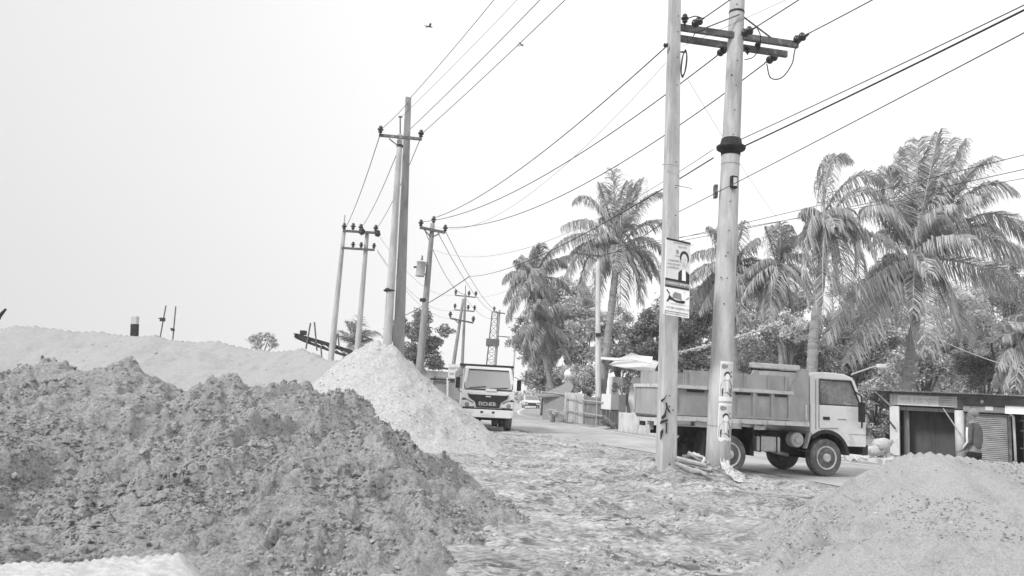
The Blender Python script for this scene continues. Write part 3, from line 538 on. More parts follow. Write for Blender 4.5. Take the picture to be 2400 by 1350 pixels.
# two posters pasted round the thick pole
def cylM(v0, v1, a0, a1_):
    P0, r0 = onB(v0); P1, r1 = onB(v1); e1 = nrm(np.cross((0, 0, 1), nrm(CAM-P0)*np.array([1, 1, 0])));
    f1 = nrm(np.cross(e1, AX_B)); f1 = f1*np.sign(np.dot(f1, CAM-P0))
    def M_(a, b, off):
        P = P0+(P1-P0)*b; r = r0+(r1-r0)*b+off; t = a0+(a1_-a0)*a; return P + f1*r*math.cos(t)+e1*r*math.sin(t)
    return M_
def subdiv(poly, n=8):
    a0 = min(p[0] for p in poly); a1_ = max(p[0] for p in poly); return poly
def grid_decal(name, M, m, a0, b0, a1_, b1_, parent, off, n=8, torn=None):
    mb = MB()
    for i in range(n):
        x0 = a0+(a1_-a0)*i/n; x1 = a0+(a1_-a0)*(i+1)/n
        y0 = b0+(torn[i] if torn else 0); y1_ = b0+(torn[i+1] if torn else 0)
        mb.quad(M(x0, y0, off), M(x1, y1_, off), M(x1, b1_, off), M(x0, b1_, off))
    return mb.build(name, m, parent)
for k, (v0, v1, lab, torn) in enumerate(((940, 848, 'upper pasted poster with portrait on the thick round pole', None), (1034, 945, 'lower torn pasted poster with portrait on the thick round pole', [.12, .02, .0, .03, .06, .02, .05, .0, .04]))):
    M = cylM(v0, v1, -0.12, 1.25); po = thing('pasted_poster', lab, 'poster', M(.5, 0, 0), group='posters on the round pole')
    grid_decal('paper', M, PAPER, 0, 0, 1, 1, po, 0.005, torn=torn); grid_decal('grey_ground', M, PAPGL, .06, .12, .94, .95, po, 0.008)
    decal('coat', M, INKG, [[(.05, .12), (.93, .12), (.9, .40), (.66, .53), (.3, .53), (.08, .4)]], po, 0.013)
    decal('folded_arms', M, INK, [[(.15, .12), (.8, .12), (.82, .16), (.5, .22), (.18, .2)], [(.16, .3), (.24, .34), (.22, .2), (.14, .2)], [(.66, .34), (.74, .3), (.76, .18), (.68, .2)]], po, 0.016)
    decal('shirt', M, PAPER, [[(.42, .24), (.52, .24), (.56, .5), (.38, .5)]], po, 0.018)
    decal('hair', M, INK, [[(.47+.21*math.cos(t), .645+.10*math.sin(t)) for t in np.linspace(-.2, math.pi+.2, 10)]], po, 0.016)
    decal('face', M, PAPER, [[(.47+.155*math.cos(t), .61+.085*math.sin(t)) for t in np.linspace(0, 6.28, 13)[:-1]]], po, 0.020)
    decal('small_portrait', M, INKG, [[(.25+.16*math.cos(t), .87+.065*math.sin(t)) for t in np.linspace(0, 6.28, 9)[:-1]], [(.36, .84), (.46, .84), (.48, .9), (.4, .92)], [(.7, .6), (.88, .6), (.88, .64), (.7, .64)], [(.7, .72), (.85, .72), (.85, .75), (.7, .75)]], po, 0.013)
# boards and a splintered stump between the pole feet
deb = thing('broken_planks', 'splintered pale planks and debris between the feet of the two big poles', 'planks', (*at(1625, 1090, 15.2)[:2], 0.1))
for a, b, w_ in (((1585, 1072, 15.2), (1655, 1090, 15.0), .10), ((1584, 1085, 15.1), (1640, 1106, 14.7), .06), ((1588, 1080, 15.3), (1668, 1100, 15.0), .14), ((1612, 1060, 15.5), (1660, 1085, 15.4), .12), ((1600, 1070, 15.6), (1640, 1066, 15.6), .1), ((1630, 1098, 14.9), (1655, 1112, 14.5), .05)):
    MB().bar(at(*a), at(*b), w_, 0.03, up=(0, -.3, 1)).build('plank', WOOD, deb)
ctube('rag', [at(1625, 1062, 15.5), at(1636, 1068, 15.4), at(1650, 1074, 15.4), at(1645, 1088, 15.2)], [.02]*36+[.01] if False else 0.03, CLOTHP, deb)
rag = thing('torn_plastic_strip', 'crumpled pale plastic strip trailing from the foot of the thick round pole', 'rubbish', (*at(1705, 1100, 14.9)[:2], 0.1))
mb = MB(); pts = [at(1696, 1078, 15.5), at(1700, 1092, 15.3), at(1708, 1104, 15.1), at(1718, 1116, 14.9), at(1735, 1130, 14.6)]; n = 14; rows = []
for i in range(n+1):
    t = i/n*(len(pts)-1); k = min(int(t), len(pts)-2); P = pts[k]+(pts[k+1]-pts[k])*(t-k); w_ = 0.09*(1-abs(i/n-.45))+.02
    rows.append([P+np.array([s*w_, 0, 0.03*math.sin(i*1.7+s*5)+0.03*math.cos(s*7)]) for s in (-1, -.5, 0, .5, 1)])
mb.add([p for r_ in rows for p in r_], [(i*5+k, i*5+k+1, (i+1)*5+k+1, (i+1)*5+k) for i in range(n) for k in range(4)]); o = mb.build('strip', CLOTHP, rag, smooth=True)
sm = o.modifiers.new('thick', 'SOLIDIFY'); sm.thickness = 0.008
# ---- poles on the left
P3, G3, T3 = pole('utility_pole', 'round concrete pole with thin steel top rod and crossarm, left of the tallest twin', (908, 800), (938, 316), 27.6, 0.165, 0.10, CONC)
P4, G4, T4 = pole('utility_pole', 'tallest square concrete pole of the pair rising behind the gravel pile', (934, 818), (957, 229), 28.0, 0.20, 0.105, CONC_D, True)
q = at(912, 684, 27.6); MB().lathe(q, nrm(T3-G3), [(0, .15), (.02, .2), (.06, .21), (.09, .15), (.12, .15)], 20).build('collar', DARK, P3, smooth=True)
MB().tube([T3, at(938, 274, 27.6)], 0.025, 8).build('top_rod', STEEL, P3); MB().bar(at(934, 274, 27.6), at(943, 274, 27.6), .04, .05).build('rod_clip', DARK, P3)
xa, xb = at(889, 317, 27.5), at(988, 326, 27.2); arm(P3, xa, xb, .09, .10)
for u in (891, 986): 
    insul(P3, at(u, 315+(u-889)*.1, 27.4), s=1.5)
MB().bar(at(912, 325, 27.5), at(932, 341, 27.5), .03, .04).build('brace', STEEL, P3); MB().lathe(at(937, 343, 27.6)-np.array([0, 0, .03]), (0, 0, 1), [(0, .125), (.08, .125)], 16).build('clamp_band', DARK, P3)
HD = 43.0
P1, G1, T1 = pole('utility_pole', 'left concrete leg of the twin pole frame carrying two crossarms', (776, 838), (806, 542), HD, 0.17, 0.11, CONC)
P2, G2, T2 = pole('utility_pole', 'right concrete leg of the twin pole frame with two crossarms', (838, 816), (861, 542), HD, 0.17, 0.11, CONC)
MB().tube([T1, at(808, 504, HD)], 0.04, 8).build('top_rod', CONC, P1)
arm(P1, at(804, 541, HD-.2), at(884, 546, HD-.2), .12, .13); arm(P1, at(801, 581, HD-.2), at(878, 586, HD-.2), .10, .12)
for u, v in ((806, 541), (827, 541), (845, 543), (880, 545)): insul(P1, at(u, v, HD-.2), s=2.0)
for u, v in ((827, 582), (846, 583), (876, 585)): insul(P1, at(u, v, HD-.2), s=1.7)
strain(P1, at(884, 540, HD-.3), at(886, 556, HD-.6), 2.0); strain(P1, at(850, 536, HD-.3), at(846, 552, HD-.6), 2.0)
PT, GT, TT = pole('utility_pole', 'dark stained pole with crossarm and pale transformer drum, right of the tallest twin', (984, 858), (1014, 524), 38, 0.20, 0.11, CONC_D)
arm(PT, at(984, 533, 37.8), at(1043, 545, 37.8), .13, .13); 
for u, v in ((986, 533), (1043, 545)): insul(PT, at(u, v, 37.8), s=1.8)
insul(PT, at(1016, 525, 38), s=1.8)
MB().bar(at(994, 538, 37.8), at(1010, 556, 37.9), .05, .05).build('brace', STEEL, PT); MB().bar(at(1030, 548, 37.8), at(1012, 556, 37.9), .05, .05).build('brace', STEEL, PT)
MB().lathe(at(993, 707, 38), nrm(TT-GT), [(0, .2), (.15, .2)], 16).build('clamp_band', DARK, PT)
ts = thing('transformer', 'pale cylindrical transformer drum hung on the dark stained pole', 'transformer', at(985, 648, 37.8))
c = at(984, 648, 37.7); MB().lathe(c, (0.05, 0, 1), [(0, .2), (.0, .22), (.03, .23), (.06, .22), (.68, .22), (.70, .25), (.74, .25), (.78, .12), (.80, .05)], 20).build('drum', mat('transformer_paint', .42, .5, .1), ts, smooth=True)
MB().lathe(at(989, 609, 37.7), (0, 0, 1), [(0, .05), (.05, .06), (.1, .04), (.22, .03)], 10).build('bushing', PORC, ts); MB().box(at(973, 626, 37.7), (.14, .1, .08)).build('side_terminal', DARK, ts)
MB().bar(at(992, 620, 37.8), at(1003, 622, 38), .06, .06).build('bracket', STEEL, ts); MB().bar(at(992, 642, 37.8), at(1001, 644, 38), .06, .06).build('bracket', STEEL, ts)
# ---- far poles
PF1, _, TF1 = pole('utility_pole', 'far slim pole with two thin crossarms above the white cabbed truck', (1083, 858), (1091, 690), 70, 0.15, 0.10, CONC_D, group='distant poles')
arm(PF1, at(1066, 692, 70), at(1115, 697, 70), .1, .1); arm(PF1, at(1064, 726, 70), at(1112, 730, 70), .1, .1); MB().tube([TF1, at(1091, 669, 70)], .035, 6).build('top_rod', STEEL, PF1)
for u, v in ((1068, 691), (1099, 694), (1115, 695), (1066, 724), (1097, 727), (1112, 728)): insul(PF1, at(u, v, 70), s=2.2)
PF2, _, TF2 = pole('utility_pole', 'far leaning pole beside the slim one, with one thick crossarm', (1063, 852), (1086, 700), 69, 0.17, 0.12, CONC_D, group='distant poles')
arm(PF2, at(1055, 746, 68.8), at(1109, 757, 68.8), .14, .14)
for u, v in ((1055, 746), (1109, 757)): insul(PF2, at(u, v-1, 68.8), s=2.6)
MB().bar(at(1066, 749, 68.8), at(1079, 762, 69), .07, .07).build('brace', STEEL, PF2)
PF3, _, TF3 = pole('utility_pole', 'faded far pole beside the lattice tower', (1160, 862), (1171, 727), 100, 0.2, 0.13, CONC_D, group='distant poles')
arm(PF3, at(1157, 731, 99.8), at(1184, 735, 99.8), .14, .14); arm(PF3, at(1166, 788, 99.8), at(1193, 790, 99.8), .12, .12)
insul(PF3, at(1158, 730, 99.8), s=3); MB().box(at(1162, 803, 99.8), (.9, .5, .9)).build('equipment_box', STEEL, PF3)
PF4, _, TF4 = pole('utility_pole', 'thin pale far pole right of the white cabbed truck roof', (1202, 875), (1209, 795), 95, 0.13, 0.09, CONC, group='distant poles')
MB().bar(at(1204, 796, 95), at(1214, 797, 95), .1, .1).build('crossarm', STEEL, PF4)
tw = thing('lattice_tower', 'faint steel lattice mast beyond the white cabbed truck', 'tower', (*at(1150, 860, 130)[:2], 0)); mb = MB()
B0 = at(1149, 870, 130); T0 = at(1160, 731, 130)
for sx, sy in ((-1, -1), (1, -1), (1, 1), (-1, 1)): mb.tube([B0*[1, 1, 0]+np.array([sx*1.0, sy*1.0, 0]), T0+np.array([sx*.45, sy*.45, 0])], .09, 5)
for i in range(13):
    a = i/13; b = (i+1)/13; pa = B0*[1, 1, 0]*(1-a)+T0*a; pb = B0*[1, 1, 0]*(1-b)+T0*b; wa = 1-.55*a; wb = 1-.55*b
    for s in (-1, 1):
        mb.bar(pa+np.array([s*wa, -wa, 0]), pb+np.array([-s*wb, -wb, 0]), .07, .07); mb.bar(pa+np.array([wa*s, -wa, 0]), pb+np.array([wb*s, wb, 0]), .06, .06)
    mb.bar(pb+np.array([-wb, -wb, 0]), pb+np.array([wb, -wb, 0]), .07, .07)
mb.build('lattice', STEEL, tw); MB().box(at(1152, 803, 129.5), (1.8, 1.8, 1.2)).build('platform', STEEL, tw)
PS, GS, TS = pole('street_pole', 'pale round concrete pole standing by the tin fence between palm trunks', (1402, 986), (1401, 600), 45, 0.18, 0.13, CONC_L, group='concrete utility poles')
arm(PS, at(1342, 592, 44.8), at(1408, 601, 44.8), .09, .09); MB().bar(at(1376, 598, 44.8), at(1400, 612, 44.9), .05, .05).build('brace', STEEL, PS)
MB().box(at(1402, 785, 44.8), (.28, .25, .2)).build('meter_box', DARK, PS)
# ------------------------------------------------------------------ wires
def wire(label, a, b, sag, r=0.012, m=None, name='power_line', group='overhead wires', n=28):
    a = np.array(a, float); b = np.array(b, float); P = [a+(b-a)*t-np.array([0, 0, 4*sag*t*(1-t)]) for t in np.linspace(0, 1, n)]
    o = MB().tube(P, r, 6).build(name, m or WIREM, None, smooth=True, shift=a); return tag(o, label, 'wire', group)
def over(a, u, v, k):
    """end of a level wire that starts at a, passes picture point (u, v) and goes on k times as far"""
    a = np.array(a); b = atz(u, v, a[2]); return a+(b-a)*k
a = at(963, 228, 27.9); wire('wire from the top of the tallest square pole up over the camera', a, over(a, 1152, 0, 1.5), 0.1, .011)
a = at(941, 274, 27.6); wire('thinnest faint wire rising from the steel top rod', a, over(a, 1205, 0, 1.5), 0.1, .006)
a = at(962, 302, 27.6); wire('wire rising from the middle of the twin poles crossarm', a, over(a, 1258, 0, 1.5), 0.1, .011)
a = at(988, 314, 27.3); wire('wire rising from the right insulator of the twin poles crossarm', a, over(a, 1316, 0, 1.5), 0.1, .011)
wire('short wire between the left crossarm insulator and the tallest pole top', at(892, 304, 27.4), at(957, 240, 27.9), 0.05, .011)
wire('wire dropping from left crossarm end to left leg of the twin pole frame', at(890, 318, 27.5), at(812, 530, HD), 0.3, .015)
wire('wire dropping behind the twin poles to the middle insulator of the frame', at(936, 345, 27.6), at(848, 532, HD), 0.3, .014)
wire('wire dropping from right crossarm end to right insulator of the frame', at(984, 328, 27.3), at(884, 534, HD), 0.3, .014)
i0, i1, i2 = at(1016, 511, 38), at(986, 520, 37.8), at(1043, 533, 37.8)
wire('upper wire from pole with the drum to the spool on the square pole', i0, at(1564, 107, 15.3), 0.55, .014)
wire('middle sagging wire from pole with the drum to crossarm of the round pole', i1, at(1680, 131, 16.4), 0.85, .014)
wire('lower sagging wire from pole with the drum to far end of the crossarm', i2, at(1792, 149, 16.9), 1.05, .014)
wire('faint thin wire between the drum pole and the square pole', at(1016, 530, 38), at(1560, 148, 15.3), 1.3, .005)
a = at(1650, 42, 15.0); wire('wire from the left crossarm insulator rising out of view', a, over(a, 1706, 0, 6), 0.05, .012)
a = at(1774, 62, 15.2); wire('wire from the middle crossarm insulator rising out of view', a, over(a, 1866, 0, 5), 0.05, .012)
a = at(1896, 78, 15.3); wire('wire from the right crossarm insulator rising out of view', a, over(a, 2036, 0, 4), 0.05, .012)
a = at(1600, 108, 15.5); wire('very thin wire crossing behind the thick round pole top', a, over(a, 1830, 0, 3), 0.05, .004)
a = at(1738, 326, 15.7); wire('thin upper wire running from the iron collar to top right', a, over(a, 2400, 2, 2), 0.06, .009)
a = at(1741, 344, 15.7); wire('thick twisted black cable running from the iron collar to top right', a, over(a, 2400, 10, 2), 0.08, .015, WIREB, 'twisted_cable')
a = at(1590, 497, 15.9); wire('thin wire passing behind both big poles to the upper right', a, over(a, 2400, 66, 2), 0.05, .007)
wire('far half of the thin wire behind the big poles, sagging to the fence pole', at(1590, 497, 15.9), at(1402, 602, 44.8), 0.2, .012)
wire('pale sagging wire from round pole collar to the dark stained pole', at(1672, 350, 15.8), at(1008, 582, 38), 1.2, .009, WIREG)
wire('heavy black service cable from collar sagging toward the gravel pile', at(1672, 370, 15.8), at(1100, 648, 52), 0.6, .014, WIREB, 'service_cable'); 
wire('continuation of the black service cable beyond the dark stained pole', at(1100, 648, 52), at(900, 760, 70), 0.3, .03, WIREM, 'service_cable')
wire('thin guy wire slanting behind the two big poles toward palm tops', at(1612, 186, 16), at(1820, 510, 29), 0.1, .006, WIREG)
a = at(1408, 598, 44.8); wire('upper pale wire from the fence pole across the palms', a, over(a, 2400, 350, 1.5), 0.2, .013)
a = at(1395, 600, 44.8); wire('middle pale wire from the fence pole across the palms', a, over(a, 2400, 378, 1.5), 0.3, .013)
a = at(1342, 592, 44.8); wire('lowest pale wire from the fence pole across the palms', a, over(a, 2400, 400, 1.5), 0.3, .011)
wire('pale slack cable crossing low in front of the leafy bushes', at(2200, 795, 27), at(2480, 885, 24), 0.15, .014, WIREG, 'service_cable')
for k, (u0, v0, d0, u1, v1, d1, lb_) in enumerate(((1043, 540, 37.8, 1171, 733, 99.8, 'right wire of three falling from the drum pole to the faded far pole'), (1026, 545, 37.8, 1158, 731, 99.8, 'middle wire of three falling from the drum pole to the faded far pole'), (996, 540, 37.8, 1091, 690, 70, 'left wire of three falling from the drum pole to the slim far pole'))):
    wire(lb_, at(u0, v0, d0), at(u1, v1, d1), 0.8, .018, group='wires to the distant poles')
for k, (v0, v1, lb_) in enumerate(((546, 690, 'top faint wire from the pole frame to the slim far pole'), (586, 726, 'middle faint wire from the pole frame to the slim far pole'), (588, 745, 'bottom faint wire from the pole frame to the leaning far pole'))):
    wire(lb_, at(884, v0, HD), at(1068, v1, 70), 1.2, .012, WIREG, group='wires to the distant poles')
wire('faint wire from the slim far pole to the faded far pole', at(1092, 700, 70), at(1170, 745, 99.8), 0.8, .02, WIREG, group='wires to the distant poles')
wire('thin wire from left palms to the slim far pole', at(1115, 697, 70), at(1260, 640, 60), 0.5, .012, WIREG, group='wires to the distant poles')
# ------------------------------------------------------------------ vehicles
def wheel(par, x, y, r, wd, side, rim=True, name='wheel'):
    """tyre as the part, rim as its sub-part; axis along local y, outer face towards side"""
    pr = [(-wd/2, r*.62), (-wd/2, r*.9), (-wd*.42, r*.975), (-wd*.25, r), (-wd*.23, r*.975), (-wd*.03, r*.975), (-wd*.02, r), (wd*.02, r), (wd*.03, r*.975), (wd*.23, r*.975), (wd*.25, r), (wd*.42, r*.975), (wd/2, r*.9), (wd/2, r*.62)]
    t = MB().lathe((x, y, r), (0, side, 0), pr, 36).build(name, RUB, par, smooth=False)
    if rim:
        q = wd/2; mb = MB().lathe((x, y, r), (0, side, 0), [(q-.06, .02), (q-.06, r*.30), (q-.02, r*.34), (q-.02, r*.5), (q+.004, r*.56), (q+.012, r*.63), (q-.01, r*.64), (q-.01, r*.1)], 28); mb.build('rim', RIM, t, smooth=False)
        MB().lathe((x, y, r), (0, side, 0), [(q-.05, .1), (q+.03, .095), (q+.05, .07), (q+.05, .01)], 16).build('hub', RIM, t)
        mb = MB()
        for k in range(8):
            a = k*math.pi/4+.2; mb.lathe((x+math.cos(a)*r*.42, y+side*(q-.021), r+math.sin(a)*r*.42), (0, side, 0), [(0, .034), (.016, .034)], 8)
        mb.build('rim_holes', CHAS, t)
    return t
Pf = atz(1935, 1117, 0); Pr = atz(1707, 1111, 0); rz = math.atan2(Pf[1]-Pr[1], Pf[0]-Pr[0]); WB = float(np.linalg.norm(Pf-Pr)); hd = np.array([math.cos(rz), math.sin(rz), 0]); lf = np.array([-hd[1], hd[0], 0])
TR = thing('dump_truck', 'small dump truck with white cab and empty grey bed turning across the road', 'truck', Pr+lf*0.85, rz, world=False)
W = 0.92; R_ = 0.425
for s in (-1, 1):
    wheel(TR, 0, s*(W-.14), R_, .22, s); wheel(TR, 0, s*(W-.40), R_, .22, s, rim=False)
    t = wheel(TR, WB, s*(W-.15), R_, .23, s)
mb = MB(); 
for s in (-1, 1): mb.box((1.0, s*.38, .86), (4.6, .07, .18))
for x in (-1.15, -.4, .5, 1.5, 2.4, 3.1): mb.box((x, 0, .86), (.08, .72, .12))
mb.build('chassis', CHAS, TR)
MB().tube([(0, -.75, .43), (0, -.18, .43), (0, -.12, .43), (0, .12, .43), (0, .18, .43), (0, .75, .43)], [.06, .06, .17, .17, .06, .06], 12).build('rear_axle', CHAS, TR)
MB().tube([(WB, -.7, .40), (WB, .7, .40)], .055, 10).build('front_axle', CHAS, TR); MB().tube([(.1, 0, .45), (1.7, 0, .62)], .05, 10).build('drive_shaft', CHAS, TR)
MB().box((2.1, 0, .68), (1.0, .6, .5)).build('engine', CHAS, TR, bevel=.05)
for s in (-1, 1):
    mb = MB()
    for k in range(5): mb.bar((-.55+.08*k, s*.45, .56+.018*k), (.55-.08*k, s*.45, .56+.018*k), .07, .016)
    mb.build('leaf_spring', CHAS, TR)
MB().box((1.02, -.66, .68), (.62, .38, .34)).build('fuel_tank', TANK, TR, bevel=.04); MB().box((.80, -.66, .68), (.03, .40, .36)).build('tank_strap', DARK, TR); MB().box((1.22, -.66, .68), (.03, .40, .36)).build('tank_strap', DARK, TR)
MB().box((.95, .62, .66), (.6, .34, .3)).build('battery_box', CHAS, TR, bevel=.03)
MB().lathe((1.78, -.62, .80), (0, -1, 0), [(0, .05), (0, .17), (.2, .17), (.22, .15), (.22, .09), (.25, .08), (.25, .02)], 20).build('air_filter', TANK, TR)
MB().tube([(1.1, -.3, .95), (1.45, -.35, .5), (1.9, -.3, .42)], .045, 8).build('exhaust_pipe', TANK, TR, smooth=True)
for s in (-1, 1):
    MB().box((.60, s*.66, .72), (.02, .46, .62)).build('mud_flap', CHAS, TR); MB().box((-.62, s*.66, .62), (.02, .46, .56)).build('mud_flap', CHAS, TR)
BX0, BX1 = -1.42, 1.98
bed = MB().box(((BX0+BX1)/2, 0, 1.19), (BX1-BX0, 1.9, .05)).build('bed_floor', BEDP, TR)
for s in (-1, 1):
    MB().box(((BX0+BX1)/2, s*.955, 1.165), (BX1-BX0, .07, .10)).build('bed_sill', BEDL, TR)
    mb = MB().box(((BX0+1.5)/2, s*.93, 1.52), (1.5-BX0, .03, .60))
    for x in (BX0+.03, -.58, .02, .55, 1.02, 1.47): mb.box((x, s*.955, 1.52), (.075, .05, .60))
    mb.box(((BX0+1.5)/2, s*.955, 1.26), (1.5-BX0, .06, .05))
    d_ = mb.build('side_board', BEDP, TR); MB().box(((BX0+1.5)/2, s*.955, 1.85), (1.5-BX0+.1, .10, .075)).build('top_rail', BEDL, d_)
    for x, l_ in ((-.9, .42), (-.28, .4), (.28, .38), (.8, .3), (1.25, .3)): MB().box((x, s*.965, 1.77), (l_, .02, .05)).build('slot', DARK, d_)  # dark strips stand in for the shade below the rail, between ribs
    for x in (-.85, .25, .95, 1.42): MB().box((x, s*.985, 1.17), (.14, .05, .07)).build('hinge', BEDL, d_)
    mb = MB().box(((BX0+.25+1.5)/2, s*.90, 2.05), (1.25-BX0, .025, .34))
    for x in (BX0+.3, -.45, .28, .3, .95, 1.4): mb.box((x, s*.925, 2.05), (.05, .03, .34))
    mb.build('extension_board', BEDP, TR)
    MB().prism([(1.5, 1.215), (BX1, 1.215), (BX1, 2.40), (1.78, 2.42), (1.5, 1.98)], s*.945-.02, s*.945+.02).build('front_gusset', BEDP, TR)
    MB().bar((1.90, s*.972, 1.25), (1.90, s*.972, 1.6), .03, .04).build('side_post', BEDL, TR)
MB().box((BX1-.03, 0, 1.80), (.06, 1.86, 1.2)).build('headboard', BEDP, TR)
MB().box((1.15, -.86, 2.43), (1.25, .16, .12)).build('tarpaulin_roll', BEDL, TR, bevel=.02); MB().box((1.15, -.82, 2.34), (1.2, .03, .03)).build('tarpaulin_bar', DARK, TR)
mb = MB().box((BX0-.02, 0, 1.53), (.03, 1.84, .58))
for y in (-.93, .93): mb.box((BX0-.03, y, 1.53), (.06, .09, .62))
mb.box((BX0-.03, 0, 1.25), (.06, 1.9, .09)); tg = mb.build('tailgate', BEDP, TR); MB().box((BX0-.03, 0, 1.86), (.08, 1.98, .08)).build('top_rail', BEDL, tg)
MB().box((BX0+.06, .1, 2.04), (.03, 1.5, .3)).build('rear_extension', BEDP, TR)
mb = MB().box((BX0-.02, 0, 1.09), (.06, 1.5, .07)); mb.box((BX0+.1, -.35, .98), (.12, .1, .25)); mb.box((BX0+.1, .35, .98), (.12, .1, .25)); mb.build('rear_frame', BEDL, TR)
MB().box((BX0+.02, -.62, .98), (.05, .22, .1)).build('tail_lamp', DARK, TR); MB().box((BX0+.02, .62, .98), (.05, .22, .1)).build('tail_lamp', DARK, TR)
# white cab
cx = BX1+.10; F_ = WB+1.08; ac = WB
arch = [(ac+.60*math.cos(t), .45+.60*math.sin(t)) for t in np.linspace(math.radians(20), math.radians(128), 10)]
low = [(F_, .70), (F_+.01, 1.35), (F_-.07, 1.62), (cx, 1.62), (cx, 1.0)]+arch[::-1]+[(ac+.58, .70)]
MB().prism(low, -W+.03, W-.03).build('cab_body', CABP, TR, bevel=.03)
MB().prism([(cx, 2.20), (cx, 2.28), (cx+.10, 2.36), (cx+.45, 2.385), (F_-.55, 2.365), (F_-.30, 2.28), (F_-.32, 2.215)], -W+.06, W-.06).build('cab_roof', CABP, TR, bevel=.03)
MB().box((cx+.04, 0, 1.90), (.06, 1.7, .62)).build('cab_back', CABP, TR)
MB().box((cx+.45, 0, 1.45), (.35, 1.5, .9)).build('seat', CHAS, TR, bevel=.06)
st_ = MB(); st_.tube([(F_-.35+.02*math.cos(t), .42+.2*math.cos(t), 1.62+.17*math.sin(t)) for t in np.linspace(0, 6.3, 18)], .015, 6); st_.build('steering_wheel', BLACKP, TR)
for s in (-1, 1):
    y = s*(W-.075)
    MB().prism([(cx, 1.615), (cx+.26, 1.615), (cx+.24, 2.22), (cx, 2.22)], y-.03, y+.03).build('cab_pillar', CABP, TR)
    MB().prism([(F_-.10, 1.60), (F_-.03, 1.60), (F_-.31, 2.24), (F_-.38, 2.24)], y-.03, y+.03).build('cab_pillar', CABP, TR)
    MB().prism([(cx+.26, 1.62), (F_-.10, 1.62), (F_-.37, 2.215), (cx+.24, 2.215)], y-.006, y+.006).build('side_window', GLASS, TR)
    mb = MB(); q = [(cx+.27, 1.63), (F_-.12, 1.63), (F_-.39, 2.20), (cx+.25, 2.20)]
    for a, b in zip(q, q[1:]+q[:1]): mb.bar((a[0], y+s*.02, a[1]), (b[0], y+s*.02, b[1]), .025, .03)
    mb.build('window_seal', DARK, TR)
    yo = s*(W-.028); dr = MB()
    d = [(cx+.22, 1.06), (F_-.20, 1.06), (F_-.14, 1.58), (cx+.22, 1.58)]
    dr.prism([(cx+.24, 1.10), (ac+.30, 1.12), (ac+.62, .78), (F_-.08, .78), (F_-.09, 1.34), (F_-.14, 1.58), (cx+.24, 1.58)], yo-.004, yo+.006)
    dd = dr.build('door', CABP, TR); MB().box((cx+.42, yo+s*.012, 1.32), (.17, .02, .07)).build('handle', DARK, dd)
    MB().box((cx+.85, yo+s*.009, 1.31), (.24, .006, .02)).build('name_strip', INKG, dd)
    mb = MB()
    for a, b in (((cx+.225, 1.1), (cx+.225, 2.2)), ((cx+.14, 1.05), (cx+.14, 2.2)), ((cx+.24, 1.085), (ac+.30, 1.10)), ((ac+.61, .98), (F_-.02, .98))): mb.bar((a[0], yo+s*.004, a[1]), (b[0], yo+s*.004, b[1]), .012, .012)
    mb.build('door_seam', INKG, TR)
    ar = [(ac+.61*math.cos(t), .45+.61*math.sin(t)) for t in np.linspace(math.radians(5), math.radians(133), 14)]; ai = [(ac+.53*math.cos(t), .45+.53*math.sin(t)) for t in np.linspace(math.radians(5), math.radians(133), 14)]
    mb = MB()
    for k in range(13): mb.prism([ar[k], ar[k+1], ai[k+1], ai[k]], min(s*.45, yo+s*.02), max(s*.45, yo+s*.02))
    mb.build('wheel_arch', CHAS, TR)
    MB().prism([(cx-.02, .98), (ac-.36, .98), (ac-.56, .62), (cx-.08, .62)], min(yo-s*.12, yo-s*.02), max(yo-s*.12, yo-s*.02)).build('mudguard', TANK, TR)
    MB().bar((cx-.2, yo-s*.1, .56), (ac-.45, yo-s*.1, .56), .2, .03).build('step', CHAS, TR)
    m_ = MB().box((F_-.24, s*(W+.12), 1.50), (.07, .17, .46)).build('mirror', BLACKP, TR, bevel=.015)
    MB().tube([(F_-.30, s*(W-.04), 1.98), (F_-.22, s*(W+.10), 1.86), (F_-.22, s*(W+.10), 1.2), (F_-.12, s*(W-.02), 1.15)], .02, 6).build('mirror_arm', DARK, m_)
    MB().box((F_+.005, s*.62, 1.02), (.03, .34, .2)).build('headlight', LAMPG, TR, bevel=.01)
MB().bar((F_-.06, 0, 1.62), (F_-.34, 0, 2.23), 1.66, .01, up=(1, 0, .7)).build('windscreen', GLASS, TR)
MB().box((F_-.0, 0, .63), (.14, 1.76, .24)).build('bumper', CHAS, TR, bevel=.02); MB().box((F_+.015, 0, 1.22), (.02, 1.1, .16)).build('grille', DARK, TR)
